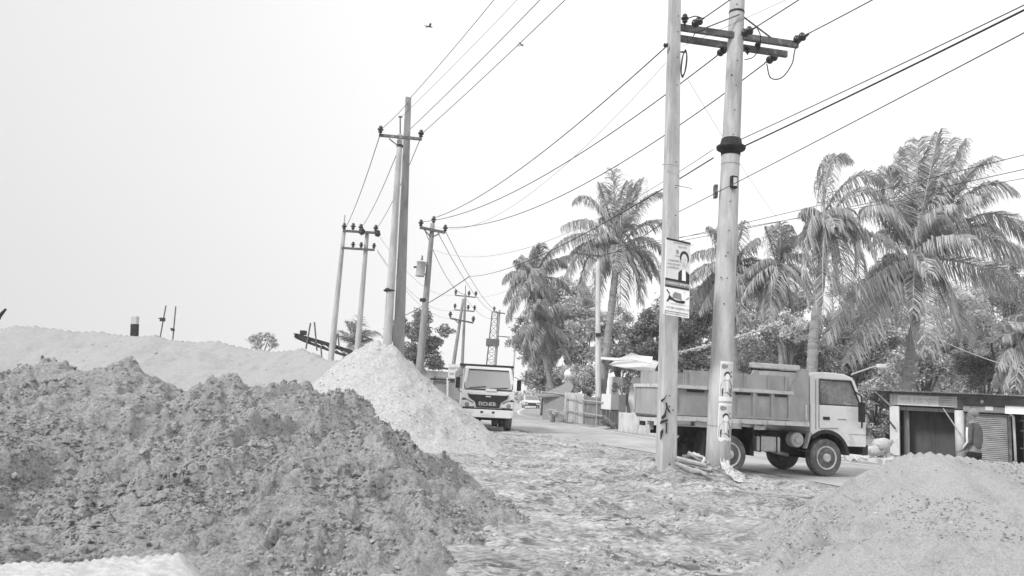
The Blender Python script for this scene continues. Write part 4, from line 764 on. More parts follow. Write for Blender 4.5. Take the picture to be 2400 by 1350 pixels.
# ---- truck facing the camera
fr = atz(1148, 1010, 0); rz2 = math.atan2(-1, .10)
FT = thing('tipper_truck', 'white cabbed truck parked on the verge and facing the viewer, dark grille', 'truck', (fr[0]-.12, 29.9, 0), rz2, world=False); HW = 1.03
FT.location.z = gz(-.8, 31)-.03
low = [(0, .78), (.03, 1.0), (-.02, 1.5), (-.08, 1.56), (-1.5, 1.56), (-1.5, .85), (-1.0, .85), (-.95, 1.02), (-.35, 1.02), (-.3, .78)]
MB().prism(low, -HW, HW).build('cab_body', CABP, FT, bevel=.04)
MB().prism([(-.30, 2.32), (-.34, 2.38), (-.55, 2.45), (-1.5, 2.46), (-1.5, 2.32)], -HW+.13, HW-.13).build('cab_roof', CABP, FT, bevel=.04)
MB().box((-1.46, 0, 1.93), (.06, 1.9, .8)).build('cab_back', PAPG, FT)
for s in (-1, 1):
    y = s*(HW-.08); MB().bar((-.07, s*(HW-.07), 1.52), (-.32, s*(HW-.19), 2.36), .13, .11, up=(1, 0, .3)).build('cab_pillar', CABP, FT, bevel=.02)
    MB().prism([(-.98, 1.55), (-.88, 1.55), (-.88, 2.34), (-.98, 2.34)], y-.03, y+.03).build('cab_pillar', CABP, FT)
    MB().prism([(-.88, 1.56), (-.14, 1.56), (-.36, 2.33), (-.88, 2.33)], y-.006, y+.006).build('side_window', GLASSD, FT)
    m_ = MB().box((-.12, s*(HW+.16), 1.78), (.06, .17, .42)).build('mirror', BLACKP, FT, bevel=.02); MB().tube([(-.2, s*(HW-.02), 2.1), (-.12, s*(HW+.14), 2.02), (-.12, s*(HW+.14), 1.5), (-.2, s*(HW-.02), 1.4)], .014, 6).build('mirror_arm', DARK, m_)
    hl = MB().prism([(s*.50, .87), (s*.62, 1.04), (s*.97, 1.20), (s*1.0, .92), (s*.9, .84)], .02, .06, 'x').build('headlight', LAMPG, FT); MB().lathe((.06, s*.80, .97), (1, 0, 0), [(0, .09), (.02, .07), (.02, .01)], 14).build('reflector', INKG, hl)
    MB().bar((.065, s*.52, .885), (.065, s*.95, .86), .015, .03).build('lamp_trim', DARK, FT); MB().bar((.05, s*.56, 1.04), (.05, s*.96, 1.22), .015, .025).build('lamp_trim', DARK, FT)
    MB().box((.05, s*.93, 1.16), (.03, .16, .05)).build('indicator', DARK, FT)
    wheel(FT, -.62, s*.86, .44, .26, s); wheel(FT, -3.9, s*.93, .44, .24, s); wheel(FT, -3.9, s*.64, .44, .24, s, rim=False)
    MB().prism([(-.06, .80), (-.02, .80), (-.02, .5), (-.06, .5)], s*.6, s*.62).build('tow_bracket', DARK, FT)
MB().add([(-.05, -.95, 1.58), (-.05, .95, 1.58), (-.32, .84, 2.33), (-.32, -.84, 2.33), (-.06, -.95, 1.58), (-.06, .95, 1.58), (-.33, .84, 2.33), (-.33, -.84, 2.33)], [(0, 1, 2, 3), (7, 6, 5, 4), (0, 4, 5, 1), (1, 5, 6, 2), (2, 6, 7, 3), (3, 7, 4, 0)]).build('windscreen', GLASSD, FT)
mb = MB(); q = [(-.90, -.055, 1.56), (.90, -.055, 1.56), (.93, -.075, 1.64), (.85, -.29, 2.25), (.80, -.315, 2.32), (-.80, -.315, 2.32), (-.85, -.29, 2.25), (-.93, -.075, 1.64)]; q = [(b+.02, a, c) for a, b, c in q]
for a, b in zip(q, q[1:]+q[:1]): mb.bar(a, b, .035, .03)
mb.build('window_seal', DARK, FT)
MB().bar((-.02, -.75, 1.60), (-.06, -.1, 1.68), .02, .025).build('wiper', DARK, FT); MB().bar((-.02, .05, 1.60), (-.06, .75, 1.66), .02, .025).build('wiper', DARK, FT)
MB().bar((-.35, -.25, 2.3), (-.12, -.25, 1.6), .02, .02).build('hanging_cord', INKG, FT); MB().bar((-.35, .22, 2.3), (-.12, .30, 1.6), .02, .02).build('hanging_cord', INKG, FT)
MB().box((.0, .1, 1.55), (.03, .42, .09)).build('name_card', WHITE, FT)
gr = MB().prism([(-.80, 1.40), (-.70, 1.36), (.70, 1.36), (.80, 1.40), (.74, 1.24), (.50, 1.08), (.44, .88), (-.44, .88), (-.50, 1.08), (-.74, 1.24)], .02, .055, 'x').build('grille', DARK, FT)
for z in (.95, 1.02): MB().box((.06, 0, z), (.01, .72, .012)).build('grille_slat', INKG, gr)
MB().box((.06, 0, 1.30), (.02, .2, .05)).build('badge', RIM, gr)
text_on(gr, 'maker_lettering', 'EICHER', WHITE, (.060, -.36, .945), (0, 1, 0), (0, 0, 1), .205, .004)
MB().prism([(-.99, .80), (.99, .80), (1.02, .62), (.92, .50), (-.92, .50), (-1.02, .62)], -.02, .10, 'x').build('bumper', WHITE, FT, bevel=.02)
MB().box((.03, 0, .825), (.05, 1.9, .035)).build('bumper_gap', DARK, FT)
for y in (-.22, .22): MB().box((.105, y, .70), (.012, .10, .08)).build('bumper_slot', DARK, FT)
MB().box((.105, 0, .62), (.012, .5, .11)).build('number_plate', PAPGL, FT)
mb = MB()
for s in (-1, 1): mb.box((-2.8, s*.42, .86), (5.2, .09, .2))
mb.box((-.6, 0, .45), (.14, 1.5, .12)); mb.box((-1.2, 0, .62), (.8, .5, .5)); mb.build('chassis', CHAS, FT)
MB().tube([(-3.9, -.75, .44), (-3.9, -.2, .44), (-3.9, 0, .44), (-3.9, .2, .44), (-3.9, .75, .44)], [.07, .08, .24, .08, .07], 12).build('rear_axle', CHAS, FT)
MB().box((-3.9, .48, .62), (.9, .3, .5)).build('fuel_tank', CHAS, FT)
for s in (-1, 1):
    mb = MB().box((-3.6, s*1.08, 1.72), (3.9, .04, 1.2))
    for k in range(7): mb.box((-1.75-k*.62, s*1.115, 1.72), (.08, .05, 1.2))
    mb.build('side_board', BEDP, FT)
MB().box((-1.66, 0, 1.80), (.05, 2.16, 1.42)).build('headboard', BEDP, FT); MB().box((-1.58, 0, 2.53), (.16, 2.2, .08)).build('headboard_rail', DARK, FT); MB().box((-5.55, 0, 1.72), (.05, 2.16, 1.2)).build('tailgate', BEDP, FT); MB().box((-3.6, 0, 1.1), (3.9, 2.1, .06)).build('bed_floor', BEDP, FT)
# ---- distant car
cl = atz(1247, 953, 0); cl = at(1247, 953, 84); CR = thing('parked_car', 'small white car far down the road by the bend', 'car', (cl[0], 84, .0), math.atan2(-1, .05), world=False)
MB().prism([(0, .35), (.02, .75), (-.9, .92), (-1.05, .92), (-3.9, .95), (-4.1, .8), (-4.1, .35)], -.85, .85).build('body', WHITE, CR, bevel=.06)
MB().prism([(-.95, .90), (-1.5, 1.42), (-3.2, 1.42), (-3.8, .92)], -.72, .72).build('cabin', WHITE, CR, bevel=.05)
MB().bar((-.98, 0, .94), (-1.46, 0, 1.38), 1.36, .03, up=(1, 0, 1)).build('windscreen', INKG, CR); MB().box((.02, 0, .55), (.03, .9, .16)).build('grille', DARK, CR); MB().box((.02, 0, .38), (.04, 1.6, .14)).build('bumper', CHAS, CR)
for s in (-1, 1):
    MB().box((.0, s*.66, .64), (.04, .3, .14)).build('headlight', INKG, CR); MB().lathe((-.75, s*.76, .31), (0, s, 0), [(0, .31), (.1, .31), (.1, .05)], 20).build('wheel', RUB, CR); MB().lathe((-3.3, s*.76, .31), (0, s, 0), [(0, .31), (.1, .31), (.1, .05)], 20).build('wheel', RUB, CR)
    MB().box((-1.15, s*.95, .98), (.12, .16, .12)).build('mirror', DARK, CR)
# ------------------------------------------------------------------ shops on the right
O_ = at(2092, 1068, 27); SRZ = math.atan2(-.55, .83); e_ = np.array([math.cos(SRZ), math.sin(SRZ)])
SH = thing('shop_row', 'low row of roadside shops under one corrugated tin roof', 'shop', (O_[0], O_[1], 0.0), SRZ, world=False)
def sof(u, row=1000, off=0.0):
    k = ray(u, row)[:2]; n_ = np.array([-e_[1], e_[0]]); P = O_[:2]+n_*off
    A = np.array([[e_[0], -k[0]], [e_[1], -k[1]]]); return float(np.linalg.solve(A, -P)[0])
s1, s2, s3, s4, s5 = sof(2106), sof(2240), sof(2258), sof(2366), sof(2372); LEN = s5+4.5; HT = 2.28; OT = 1.78
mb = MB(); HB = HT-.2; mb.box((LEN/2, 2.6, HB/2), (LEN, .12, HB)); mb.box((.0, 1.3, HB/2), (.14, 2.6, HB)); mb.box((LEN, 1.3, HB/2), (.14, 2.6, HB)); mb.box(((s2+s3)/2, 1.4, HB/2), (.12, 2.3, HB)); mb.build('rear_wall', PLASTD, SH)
mb = MB(); mb.box((s1/2-.02, .06, OT/2), (s1+.1, .2, OT)); mb.build('corner_pier', PLAST, SH, bevel=.01)
MB().box(((s2)/2, .06, (OT+HT)/2+.02), (s2+.12, .16, HT-OT-.04)).build('lintel', PLAST, SH)
sb = MB().box((s1+(s2-s1)*.36, -.05, 2.0), ((s2-s1)*.74, .05, .34)).build('signboard', PAPER, SH)
text_on(sb, 'shop_sign_lettering', 'ভাই ভাই স্টোর', PAPG, (s1+.1, -.078, 1.93), (1, 0, 0), (0, 0, 1), .2, .003)
sb2 = MB().box((s1+(s2-s1)*.86, -.04, 2.0), ((s2-s1)*.24, .05, .34)).build('small_signboard', PAPGL, SH)
for k in range(4): MB().box((s1+(s2-s1)*.86, -.068, 1.89+k*.075), ((s2-s1)*.20, .006, .018)).build('sign_line', INKG, sb2)
mb = MB(); mb.lathe(((s2+s3)/2, .0, 0), (0, 0, 1), [(0, .14), (1.72, .14), (1.74, .1)], 18); mb.build('round_column', PLAST, SH, smooth=True)
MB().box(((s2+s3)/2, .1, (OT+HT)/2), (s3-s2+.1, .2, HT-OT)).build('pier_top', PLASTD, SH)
nd = 5; wd_ = (s2-s1)/nd
for k in range(nd):
    MB().box((s1+wd_*(k+.5), .95+.02*(k % 2), OT/2-.02), (wd_*.995, .04, OT-.1)).build('door_board', DOORD, SH)
MB().box((s1+.2, .5, OT/2), (.16, .05, OT-.1)).build('open_shutter_board', PLANK, SH); MB().box(((s1+s2)/2, .2, OT-.07), (s2-s1, .1, .12)).build('door_head', PLANK, SH); MB().bar((s2-.35, -.02, OT), (s2+.15, -.3, .95), .03, .03).build('leaning_stick', WOOD, SH); MB().bar((-.15, -.1, 1.35), (.12, -.14, 1.0), .04, .04).build('iron_strap', DARK, SH)
# roller shutter: corrugated sheet
n = 26; pr = []
for k in range(n):
    z0 = .05+k*(1.62/n); dz = 1.62/n; pr += [(.10, z0), (.06, z0+dz*.35), (.06, z0+dz*.65), (.10, z0+dz*.98)]
pr += [(.16, 1.67), (.16, .05)]; mb = MB(); mb.prism(pr, s3+.06, s4-.06, 'x'); sh = mb.build('roller_shutter', SHUT, SH)
MB().box((s3+.03, .05, .86), (.07, .12, 1.7)).build('shutter_guide', STEEL, SH); MB().box((s4-.0, .05, .86), (.09, .12, 1.7)).build('shutter_guide', STEEL, SH)
MB().box(((s3+s4)/2, .03, 1.80), (s4-s3, .26, .2)).build('shutter_housing', TIND, SH, bevel=.03); MB().box((s3+.75, -.11, 1.84), (.22, .03, .13)).build('notice', PAPGL, SH)
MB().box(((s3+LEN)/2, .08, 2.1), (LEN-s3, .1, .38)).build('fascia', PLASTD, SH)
MB().lathe((s3+.55, -.04, 2.12), (0, 0, -1), [(0, .03), (.03, .05), (.08, .05), (.12, .02)], 12).build('bulb', WHITE, SH)
MB().tube([(s4+.14, -.35, 0), (s4+.12, -.35, 1.6), (s4+.02, -.4, 1.72)], .04, 10).build('pipe_post', WHITE, SH, smooth=True)
for k in range(3): MB().box(((s4+LEN)/2+.2, .35, .35+k*.55), (LEN-s4-.3, .03, .5)).build('plank_front', DOORD, SH)
for z in (.62, 1.18, 1.5): MB().box(((s4+LEN)/2+.15, .28, z), (LEN-s4-.25, .05, .04)).build('batten', PLANK, SH)
# white tin awning over the third shop
MB().prism([(-.95, 1.70), (-.92, 1.74), (.0, 1.98), (.0, 1.94)], s4-.1, LEN-.5, 'x').build('awning', TINW, SH)
MB().box((LEN/2, 1.1, .02), (LEN+.6, 3.4, .16)).build('plinth', PLASTD, SH)
# corrugated roof
nx = int(LEN*13); V = []; 
for j, (y, z) in enumerate(((-.5, HT+.02), (2.8, HT-.16))):
    for k in range(nx*2+1): V.append((-.55+k*(LEN+.9)/(nx*2), y, z+.018*(1 if k % 2 else -1)))
m_ = nx*2+1; o = MB().add(V, [(k, k+1, m_+k+1, m_+k) for k in range(m_-1)]).build('tin_roof', TIN, SH); sm = o.modifiers.new('thick', 'SOLIDIFY'); sm.thickness = .006
mb = MB(); mb.box((LEN/2, -.4, HT-.06), (LEN+.8, .06, .08)); mb.build('roof_beam', DARK, SH)
for x in np.linspace(.0, LEN, 7): MB().bar((x, -.46, HT-.02), (x, .2, HT-.05), .05, .07, up=(0, 0, 1)).build('rafter', DARK, SH)
MB().bar((-.45, -.45, HT-.05), (.0, -.0, HT-.55), .04, .04).build('roof_strut', WOOD, SH)
# rubble heap and sacks left of the shops
P = at(2050, 1068, 24); rb = thing('rubble_heap', 'heap of broken concrete and rags between the truck nose and the shops', 'rubble', (P[0], P[1], 0)); mb = MB()
for k in range(46):
    c = P*[1, 1, 0]+np.array([RNG.normal(0, .45), RNG.normal(0, .3), 0]); h = max(.03, .42-np.hypot(*(c-P)[:2])*.55)*RNG.random()+.03
    a = RNG.random(3)*3; R3 = np.array(Matrix.Rotation(a[0], 3, 'X') @ Matrix.Rotation(a[1], 3, 'Z') @ Matrix.Rotation(a[2], 3, 'Y')); mb.box(c+[0, 0, h], (.12+.2*RNG.random(), .08+.14*RNG.random(), .05+.1*RNG.random()), R3)
mb.build('rubble', PLAST, rb, bevel=.015)
for k, (u, v, d, s_, lb_) in enumerate(((2068, 1048, 23.6, .30, 'large pale stuffed sack on top of the rubble heap'), (2048, 1062, 23.4, .22, 'smaller pale sack at the foot of the rubble heap'))):
    c = at(u, v, d); sk = thing('sack', lb_, 'sack', c, group='sacks on the rubble heap'); mb = MB(); pr = []
    mb.lathe(c-np.array([s_*.9, 0, -.02]), (1, .1, .25), [(0, .02), (.03, s_*.35), (s_*.4, s_*.62), (s_*.9, s_*.68), (s_*1.4, s_*.6), (s_*1.8, s_*.3), (s_*1.9, s_*.1), (s_*2.1, s_*.16)], 16)
    o = mb.build('bag', SACK, sk, smooth=True); me = o.data
    for v_ in me.vertices: v_.co += Vector(RNG.normal(0, .018, 3).tolist())
# concrete kerb in front of the shops
P0 = at(2000, 1078, 24.5); P1 = at(2090, 1086, 23); ks = MB().bar(P0*[1, 1, 0]+[0, 0, .06], P1*[1, 1, 0]+[0, 0, .06], .5, .24).build('kerb', PLAST, None, bevel=.02, shift=P0*[1, 1, 0]); ks['kind'] = 'structure'
# ------------------------------------------------------------------ fence, hut and houses along the far verge
def sheet(a, b, z0, z1, m, par, name='tin_sheet', pitch=.08, amp=.015):
    a = np.array(a[:2]); b = np.array(b[:2]); Lg = np.linalg.norm(b-a); t = (b-a)/Lg; n_ = np.array([-t[1], t[0]]); k = max(2, int(Lg/pitch*2)); V = []
    for z in (z0, z1):
        for i_ in range(k+1):
            p = a+t*Lg*i_/k+n_*amp*(1 if i_ % 2 else -1); V.append((p[0], p[1], z))
    o = MB().add(V, [(i_, i_+1, k+2+i_, k+1+i_) for i_ in range(k)]).build(name, m, par); sm_ = o.modifiers.new('thick', 'SOLIDIFY'); sm_.thickness = .008; return o
def g2(u, v, d): p = at(u, v, d); return p
fn = thing('tin_fence', 'patchwork fence of corrugated sheets and bamboo rails beside the road bend', 'fence', (*at(1350, 985, 42)[:2], 0))
pp = [(1322, 975, 45.5), (1342, 978, 44.6), (1368, 982, 43.5), (1380, 984, 42.8), (1412, 990, 41)]
for (a, b), m_, h in zip(zip(pp[:-1], pp[1:]), (TIN, TIN, TIND, PLANK), (1.75, 1.72, 1.6, 1.55)): sheet(at(*a), at(*b), 0.05, h, m_, fn)
for z in (.65, 1.35): MB().tube([at(1322, 975, 45.2)*[1, 1, 0]+[0, 0, z+.1], at(1345, 978, 44.2)*[1, 1, 0]+[0, 0, z+.04], at(1412, 990, 40.6)*[1, 1, 0]+[0, 0, z-.05]], .035, 6).build('rail', BAMB, fn)
for u, d in ((1326, 45), (1348, 44), (1366, 43.2), (1398, 41.4)): MB().tube([at(u, 980, d)*[1, 1, 0], at(u, 980, d)*[1, 1, 0]+[0, 0, 1.6]], .04, 6).build('post', BAMB, fn)
ht = thing('thatched_hut', 'small brown walled hut with a low sloping thatch roof at the road bend', 'hut', (*at(1295, 975, 47)[:2], 0))
a, b = at(1272, 972, 48.5), at(1320, 976, 45.8); sheet(a, b, 0, 1.55, THATCH, ht, 'wall', .2, .01); sheet(a+np.array([1.5, 3.0, 0]), a, 0, 1.5, THATCH, ht, 'wall', .2, .01)
q = [a*[1, 1, 0]+[-.4, -.4, 1.45], b*[1, 1, 0]+[.3, -.4, 1.65], b*[1, 1, 0]+[1.0, 2.4, 2.7], a*[1, 1, 0]+[1.8, 2.6, 2.2]]
o = MB().add(q, [(0, 1, 2, 3)]).build('roof', THATCH, ht); sm = o.modifiers.new('t', 'SOLIDIFY'); sm.thickness = .12
MB().tube([at(1268, 918, 48.3), at(1300, 921, 46.8), at(1322, 925, 45.6)], .035, 6).build('eave_pole', BAMB, ht)
wb = thing('water_tank_booth', 'bright white metal panelled booth on planks beside the pale pole', 'booth', (*at(1432, 985, 40)[:2], 0))
a, b, c = at(1408, 990, 41), at(1430, 992, 39.5), at(1455, 995, 40.5)
sheet(a, b, .95, 1.75, TINW, wb, 'pale_panel', .3, .006); sheet(b, c, .95, 1.75, TIN, wb, 'grey_panel', .3, .006); MB().bar(a*[1, 1, 0]+[0, 0, .93], b*[1, 1, 0]+[0, 0, .93], .1, .05).build('dark_edge', DARK, wb); MB().bar(b*[1, 1, 0]+[0, 0, .93], c*[1, 1, 0]+[0, 0, .93], .1, .05).build('dark_edge', DARK, wb)
for k in range(7):
    p0 = a*(1-k/7)+c*(k/7); p1 = a*(1-(k+.9)/7)+c*((k+.9)/7); sheet(p0+np.array([0, .1, 0]), p1+np.array([0, .1, 0]), 0, .85+.04*(k % 3), PLANK if k % 3 else TIND, wb, 'plank_skirt', .3, .004)
lw = thing('low_wall', 'low worn concrete wall with a dark slot behind the truck tail', 'wall', (*at(1500, 1000, 33)[:2], 0))
a, b = at(1455, 1010, 37), at(1545, 1025, 33.5); MB().bar(a*[1, 1, 0]+[0, 0, .45], b*[1, 1, 0]+[0, 0, .45], .3, .9, up=(0, 0, 1)).build('wall', PLAST, lw, bevel=.03); c = (a*.65+b*.35)*[1, 1, 0]; MB().box(c+[.06, -.16, .78], (.3, .06, .12)).build('slot', DARK, lw)
MB().bar(at(1458, 925, 38), at(1458, 995, 38), .35, .3).build('brick_pier', PLASTD, lw)
wh = thing('white_house', 'bright white low house behind the truck tail, under a pale tin roof', 'house', (*at(1480, 900, 50)[:2], 0))
a, b = at(1430, 905, 49), at(1540, 920, 47); MB().bar(a*[1, 1, 0]+[0, 0, 1.45], b*[1, 1, 0]+[0, 0, 1.45], .25, 2.9, up=(0, 0, 1)).build('wall', PLASTW, wh)
MB().add([at(1405, 835, 48), at(1530, 845, 46), at(1545, 850, 50), at(1480, 828, 52), at(1530, 875, 46.2), at(1425, 856, 48.2)], [(5, 4, 2, 3)]).build('roof', TINW, wh).modifiers.new('t', 'SOLIDIFY').thickness = .05
o = MB().add([at(1402, 836, 48), at(1450, 839, 47), at(1490, 832, 47.5), at(1530, 836, 47), at(1526, 852, 46), at(1480, 842, 46), at(1450, 845, 46), at(1404, 840, 47)], [(0, 1, 6, 7), (1, 2, 5, 6), (2, 3, 4, 5)]).build('torn_tarpaulin', TINW, wh); o.modifiers.new('t', 'SOLIDIFY').thickness = .04
# things left of the facing truck
hb = thing('site_cabin', 'small pale block cabin with dark flat roof left of the facing truck', 'cabin', (*at(1020, 940, 45)[:2], 0))
a, b = at(990, 930, 46), at(1033, 935, 45); MB().bar(a*[1, 1, 0]+[0, 1.2, 1.3], b*[1, 1, 0]+[0, 1.2, 1.3], 2.4, 2.6, up=(0, 0, 1)).build('wall', PLAST, hb); MB().bar(at(986, 857, 45.5)+[0, 1, 0], at(1037, 862, 44.8)+[0, 1, 0], 3.0, .12, up=(0, 0, 1)).build('roof', STEEL, hb)
MB().box(at(1022, 915, 44.0), (.9, .06, .5)).build('shutter', TIND, hb)
yd = thing('yard_gate', 'dull sheet metal gate panels between the cabin and the facing truck', 'gate', (*at(1050, 950, 38)[:2], 0)); sheet(at(1012, 960, 38.5), at(1048, 962, 37.8), 0, 2.15, TIND, yd, 'gate_leaf', .25, .015); sheet(at(1050, 962, 37.6), at(1074, 964, 37.2), 0, 2.1, PLANK, yd, 'gate_leaf', .25, .015)
MB().bar(at(1010, 888, 38.4), at(1076, 891, 37.1), .08, .08).build('top_bar', DARK, yd); MB().bar(at(1049, 965, 37.6), at(1049, 885, 37.6), .09, .09).build('post', WHITE, yd)
sg = thing('notice_board', 'white roadside notice board with rows of lettering above the facing truck mirror', 'sign', at(1062, 872, 44)); M = planeM(at(1050, 894, 44), at(1079, 896, 44), at(1080, 855, 44), at(1051, 852, 44))
mb = MB(); mb.add([M(a, b, o_) for o_ in (0, -.05) for a, b in ((0, 0), (1, 0), (1, 1), (0, 1))], [(0, 1, 2, 3), (7, 6, 5, 4), (0, 4, 5, 1), (1, 5, 6, 2), (2, 6, 7, 3), (3, 7, 4, 0)]); mb.build('board', WHITE, sg)
for tx, b, s_ in (('জমি বিক্রয়', .68, .2), ('হবে', .38, .2), ('যোগাযোগ', .08, .16)): text_on(sg, 'board_lettering', tx, INKG, M(.08, b, .01), M(1, 0, 0)-M(0, 0, 0), M(0, 1, 0)-M(0, 0, 0), s_, .01)
for a in (.12, .88): p = M(a, 0, -.03); MB().tube([p, p*[1, 1, 0]], .03, 6).build('post', STEEL, sg)
# conveyor beyond the sand ridge
cv = thing('conveyor', 'dark inclined belt conveyor with uprights rising behind the sand ridge', 'conveyor', (*at(760, 830, 60)[:2], 0)); mb = MB()
for dy in (0, 1.2):
    U = [at(692, 785, 60+dy), at(772, 808, 60+dy), at(845, 832, 60+dy)]; D_ = [at(693, 790, 60+dy), at(713, 799, 60+dy), at(770, 820, 60+dy), at(845, 845, 60+dy)]
    mb.bar(U[0], U[1], .2, .3); mb.bar(U[1], U[2], .2, .3); [mb.bar(D_[i_], D_[i_+1], .16, .2) for i_ in range(3)]
    for k in range(9):
        t = k/9; a = U[0]*(1-t)+U[2]*t; b = D_[1]*(1-min(1, t+.08))+D_[3]*min(1, t+.08); mb.bar(a, b, .06, .06)
mb.build('truss', DARK, cv); mb = MB(); mb.bar(at(692, 783, 60.6), at(845, 830, 60.6), 1.1, .08); mb.build('belt', CHAS, cv)
for a, b in (((728, 757), (717, 818)), ((737, 755), (743, 822)), ((789, 783), (786, 812)), ((792, 781), (795, 815)), ((752, 812), (754, 836))): MB().bar(at(*a, 59.8), at(*b, 59.8), .1, .1).build('upright', STEEL, cv)
MB().box(at(711, 780, 60.4), (.45, .5, .35)).build('motor', DARK, cv, bevel=.03); MB().lathe(at(694, 788, 59.9), (0, 1, 0), [(0, .16), (1.3, .16)], 14).build('drum', STEEL, cv)
# posts on the ridge
mp = thing('marker_post', 'short stubby post, pale above and dark below, on the sand ridge', 'post', at(315, 790, 32)); MB().bar(at(315, 788, 32), at(316, 760, 32), .24, .24).build('lower_half', CHAS, mp); MB().bar(at(316, 760, 32), at(317, 742, 32), .23, .23).build('upper_half', PAPG, mp)
for (u0, v0, u1, v1, ub, vb, s_, lb_) in ((368, 800, 389, 716, 381, 749, .32, 'taller thin leaning pole with a dark box beyond the sand ridge'), (401, 810, 412, 718, 405, 773, .2, 'fainter thin pole with a small dark bracket beyond the sand ridge')):
    ms = thing('mast', lb_, 'mast', at(u0, v0, 55), group='thin masts beyond the ridge'); MB().tube([at(u0, v0+30, 55), at(u1, v1, 55)], .045, 6).build('mast_tube', STEEL, ms); MB().box(at(ub, vb, 54.9), (s_, .2, s_*.8)).build('box', DARK, ms); MB().bar(at(ub-9*s_/.3, vb-3, 54.9), at(ub, vb-3, 54.9), .06, .06).build('bracket', DARK, ms)
bb = thing('digger_boom', 'dark slanting metal arm tip at the far left above the ridge', 'machine arm', at(-6, 745, 34)); MB().tube([at(-40, 780, 34), at(-4, 744, 34), at(14, 724, 34)], [.12, .1, .05], 8).build('arm', DARK, bb); MB().box(at(-6, 742, 34), (.2, .2, .25)).build('joint', DARK, bb)
# birds
for u, v, d, a, lb_ in ((1007, 63, 45, .5, 'small dark bird gliding high left of the wires'), (1222, 106, 55, -.6, 'tiny pale bird flying near the fourth wire')):
    c = at(u, v, d); bd = thing('bird', lb_, 'bird', c, a, group='birds in the sky', world=False); m_ = DARK if a > 0 else INKG
    MB().tube([(-.22, 0, 0), (-.1, 0, .0), (0, 0, .01), (.1, 0, .02), (.16, 0, .03), (.2, 0, .025)], [.03, .035, .05, .04, .03, .006], 8).build('body', m_, bd, smooth=True)
    for s in (-1, 1): MB().add([(.06, 0, .03), (-.06, 0, .03), (-.1, s*.2, .12), (-.16, s*.38, .05), (0, s*.3, .1), (.04, s*.18, .13)], [(0, 1, 2, 5), (5, 2, 3, 4)]).build('wing', m_, bd)
    MB().add([(-.2, -.03, 0), (-.2, .03, 0), (-.34, .06, 0), (-.34, -.06, 0)], [(0, 1, 2, 3)]).build('tail', m_, bd)
# ------------------------------------------------------------------ the person by the shops
def skin(name, nodes, edges, m, par, sub=2, root=0):
    me = bpy.data.meshes.new(name); me.from_pydata([n_[0] for n_ in nodes], edges, []); o = link(bpy.data.objects.new(name, me)); o.parent = par; ORG[o.name] = ORG[par.name]
    me.materials.append(m); o.modifiers.new('skin', 'SKIN')
    for k, n_ in enumerate(nodes):
        r = n_[1]; me.skin_vertices[0].data[k].radius = (r, r) if np.isscalar(r) else r
        me.skin_vertices[0].data[k].use_root = (k == root)
    s_ = o.modifiers.new('sub', 'SUBSURF'); s_.levels = sub; s_.render_levels = sub
    for m2 in o.modifiers: 
        if m2.type == 'SKIN': m2.use_smooth_shade = True
    return o
pc = at(2284, 1065, 15.5); PE = thing('person', 'person standing in dark jacket with pale sleeve stripe before the roller shutter', 'person', (pc[0], pc[1], gz(pc[0], pc[1])-.01), 2.15, world=False); PE.scale = (.945,)*3
nd_ = [((0, 0, .95), .13), ((0, 0, 1.12), (.13, .15)), ((.01, 0, 1.32), (.13, .17)), ((0, 0, 1.46), (.08, .12)), ((.02, 0, 1.54), .05), ((.035, 0, 1.63), (.075, .07)), ((.03, 0, 1.71), (.09, .075)), ((.02, 0, 1.77), (.06, .055)), ((.115, 0, 1.64), .016)]
ed = [(0, 1), (1, 2), (2, 3), (3, 4), (4, 5), (5, 6), (6, 7), (5, 8)]
for s in (-1, 1):
    b = len(nd_); nd_ += [((0, s*.1, .88), .085), ((.02, s*.1, .5), .06), ((0, s*.11, .1), .04), ((.14, s*.12, .04), .035)]; ed += [(0, b), (b, b+1), (b+1, b+2), (b+2, b+3)]
    b = len(nd_); nd_ += [((0, s*.19, 1.40), .055), ((-.01, s*.23, 1.12), .042), ((.16, s*.20, .93), .03), ((.21, s*.19, .91), (.016, .036))]; ed += [(3, b), (b, b+1), (b+1, b+2), (b+2, b+3)]
    for k, (dy, ln) in enumerate(((-.030, .062), (-.010, .075), (.010, .070), (.028, .055))):
        q = len(nd_); nd_ += [((.24, s*.19+dy, .905), .009), ((.24+ln*.6, s*.19+dy, .885), .008), ((.24+ln*.8, s*.19+dy, .855), .007)]; ed += [(b+3, q), (q, q+1), (q+1, q+2)]
    q = len(nd_); nd_ += [((.20, s*.19-s*.04, .90), .010), ((.24, s*.19-s*.055, .88), .008)]; ed += [(b+2, q), (q, q+1)]
    q = len(nd_); nd_ += [((.01, s*.078, 1.66), .016)]; ed += [(5, q)]
skin('body', nd_, ed, SKIN, PE)
nd_ = [((0, 0, .93), (.15, .17)), ((0, 0, 1.1), (.15, .17)), ((.01, 0, 1.32), (.15, .19)), ((0, 0, 1.46), (.10, .14)), ((.01, 0, 1.51), (.07, .07))]; ed = [(0, 1), (1, 2), (2, 3), (3, 4)]
for s in (-1, 1):
    b = len(nd_); nd_ += [((0, s*.20, 1.40), .075), ((-.01, s*.24, 1.12), .058), ((.14, s*.21, .95), .045)]; ed += [(3, b), (b, b+1), (b+1, b+2)]
jk = skin('jacket', nd_, ed, JACK, PE)
for s in (-1, 1): MB().tube([(.0, s*.275, 1.42), (0, s*.297, 1.25), (-.008, s*.298, 1.12), (.07, s*.27, 1.03), (.13, s*.25, .96)], .022, 8).build('sleeve_stripe', WHITE, jk, smooth=True)
nd_ = [((0, 0, .93), (.11, .12))]; ed = []
for s in (-1, 1): b = len(nd_); nd_ += [((0, s*.1, .86), .105), ((.02, s*.1, .5), .08), ((0, s*.11, .12), .06)]; ed += [(0, b), (b, b+1), (b+1, b+2)]
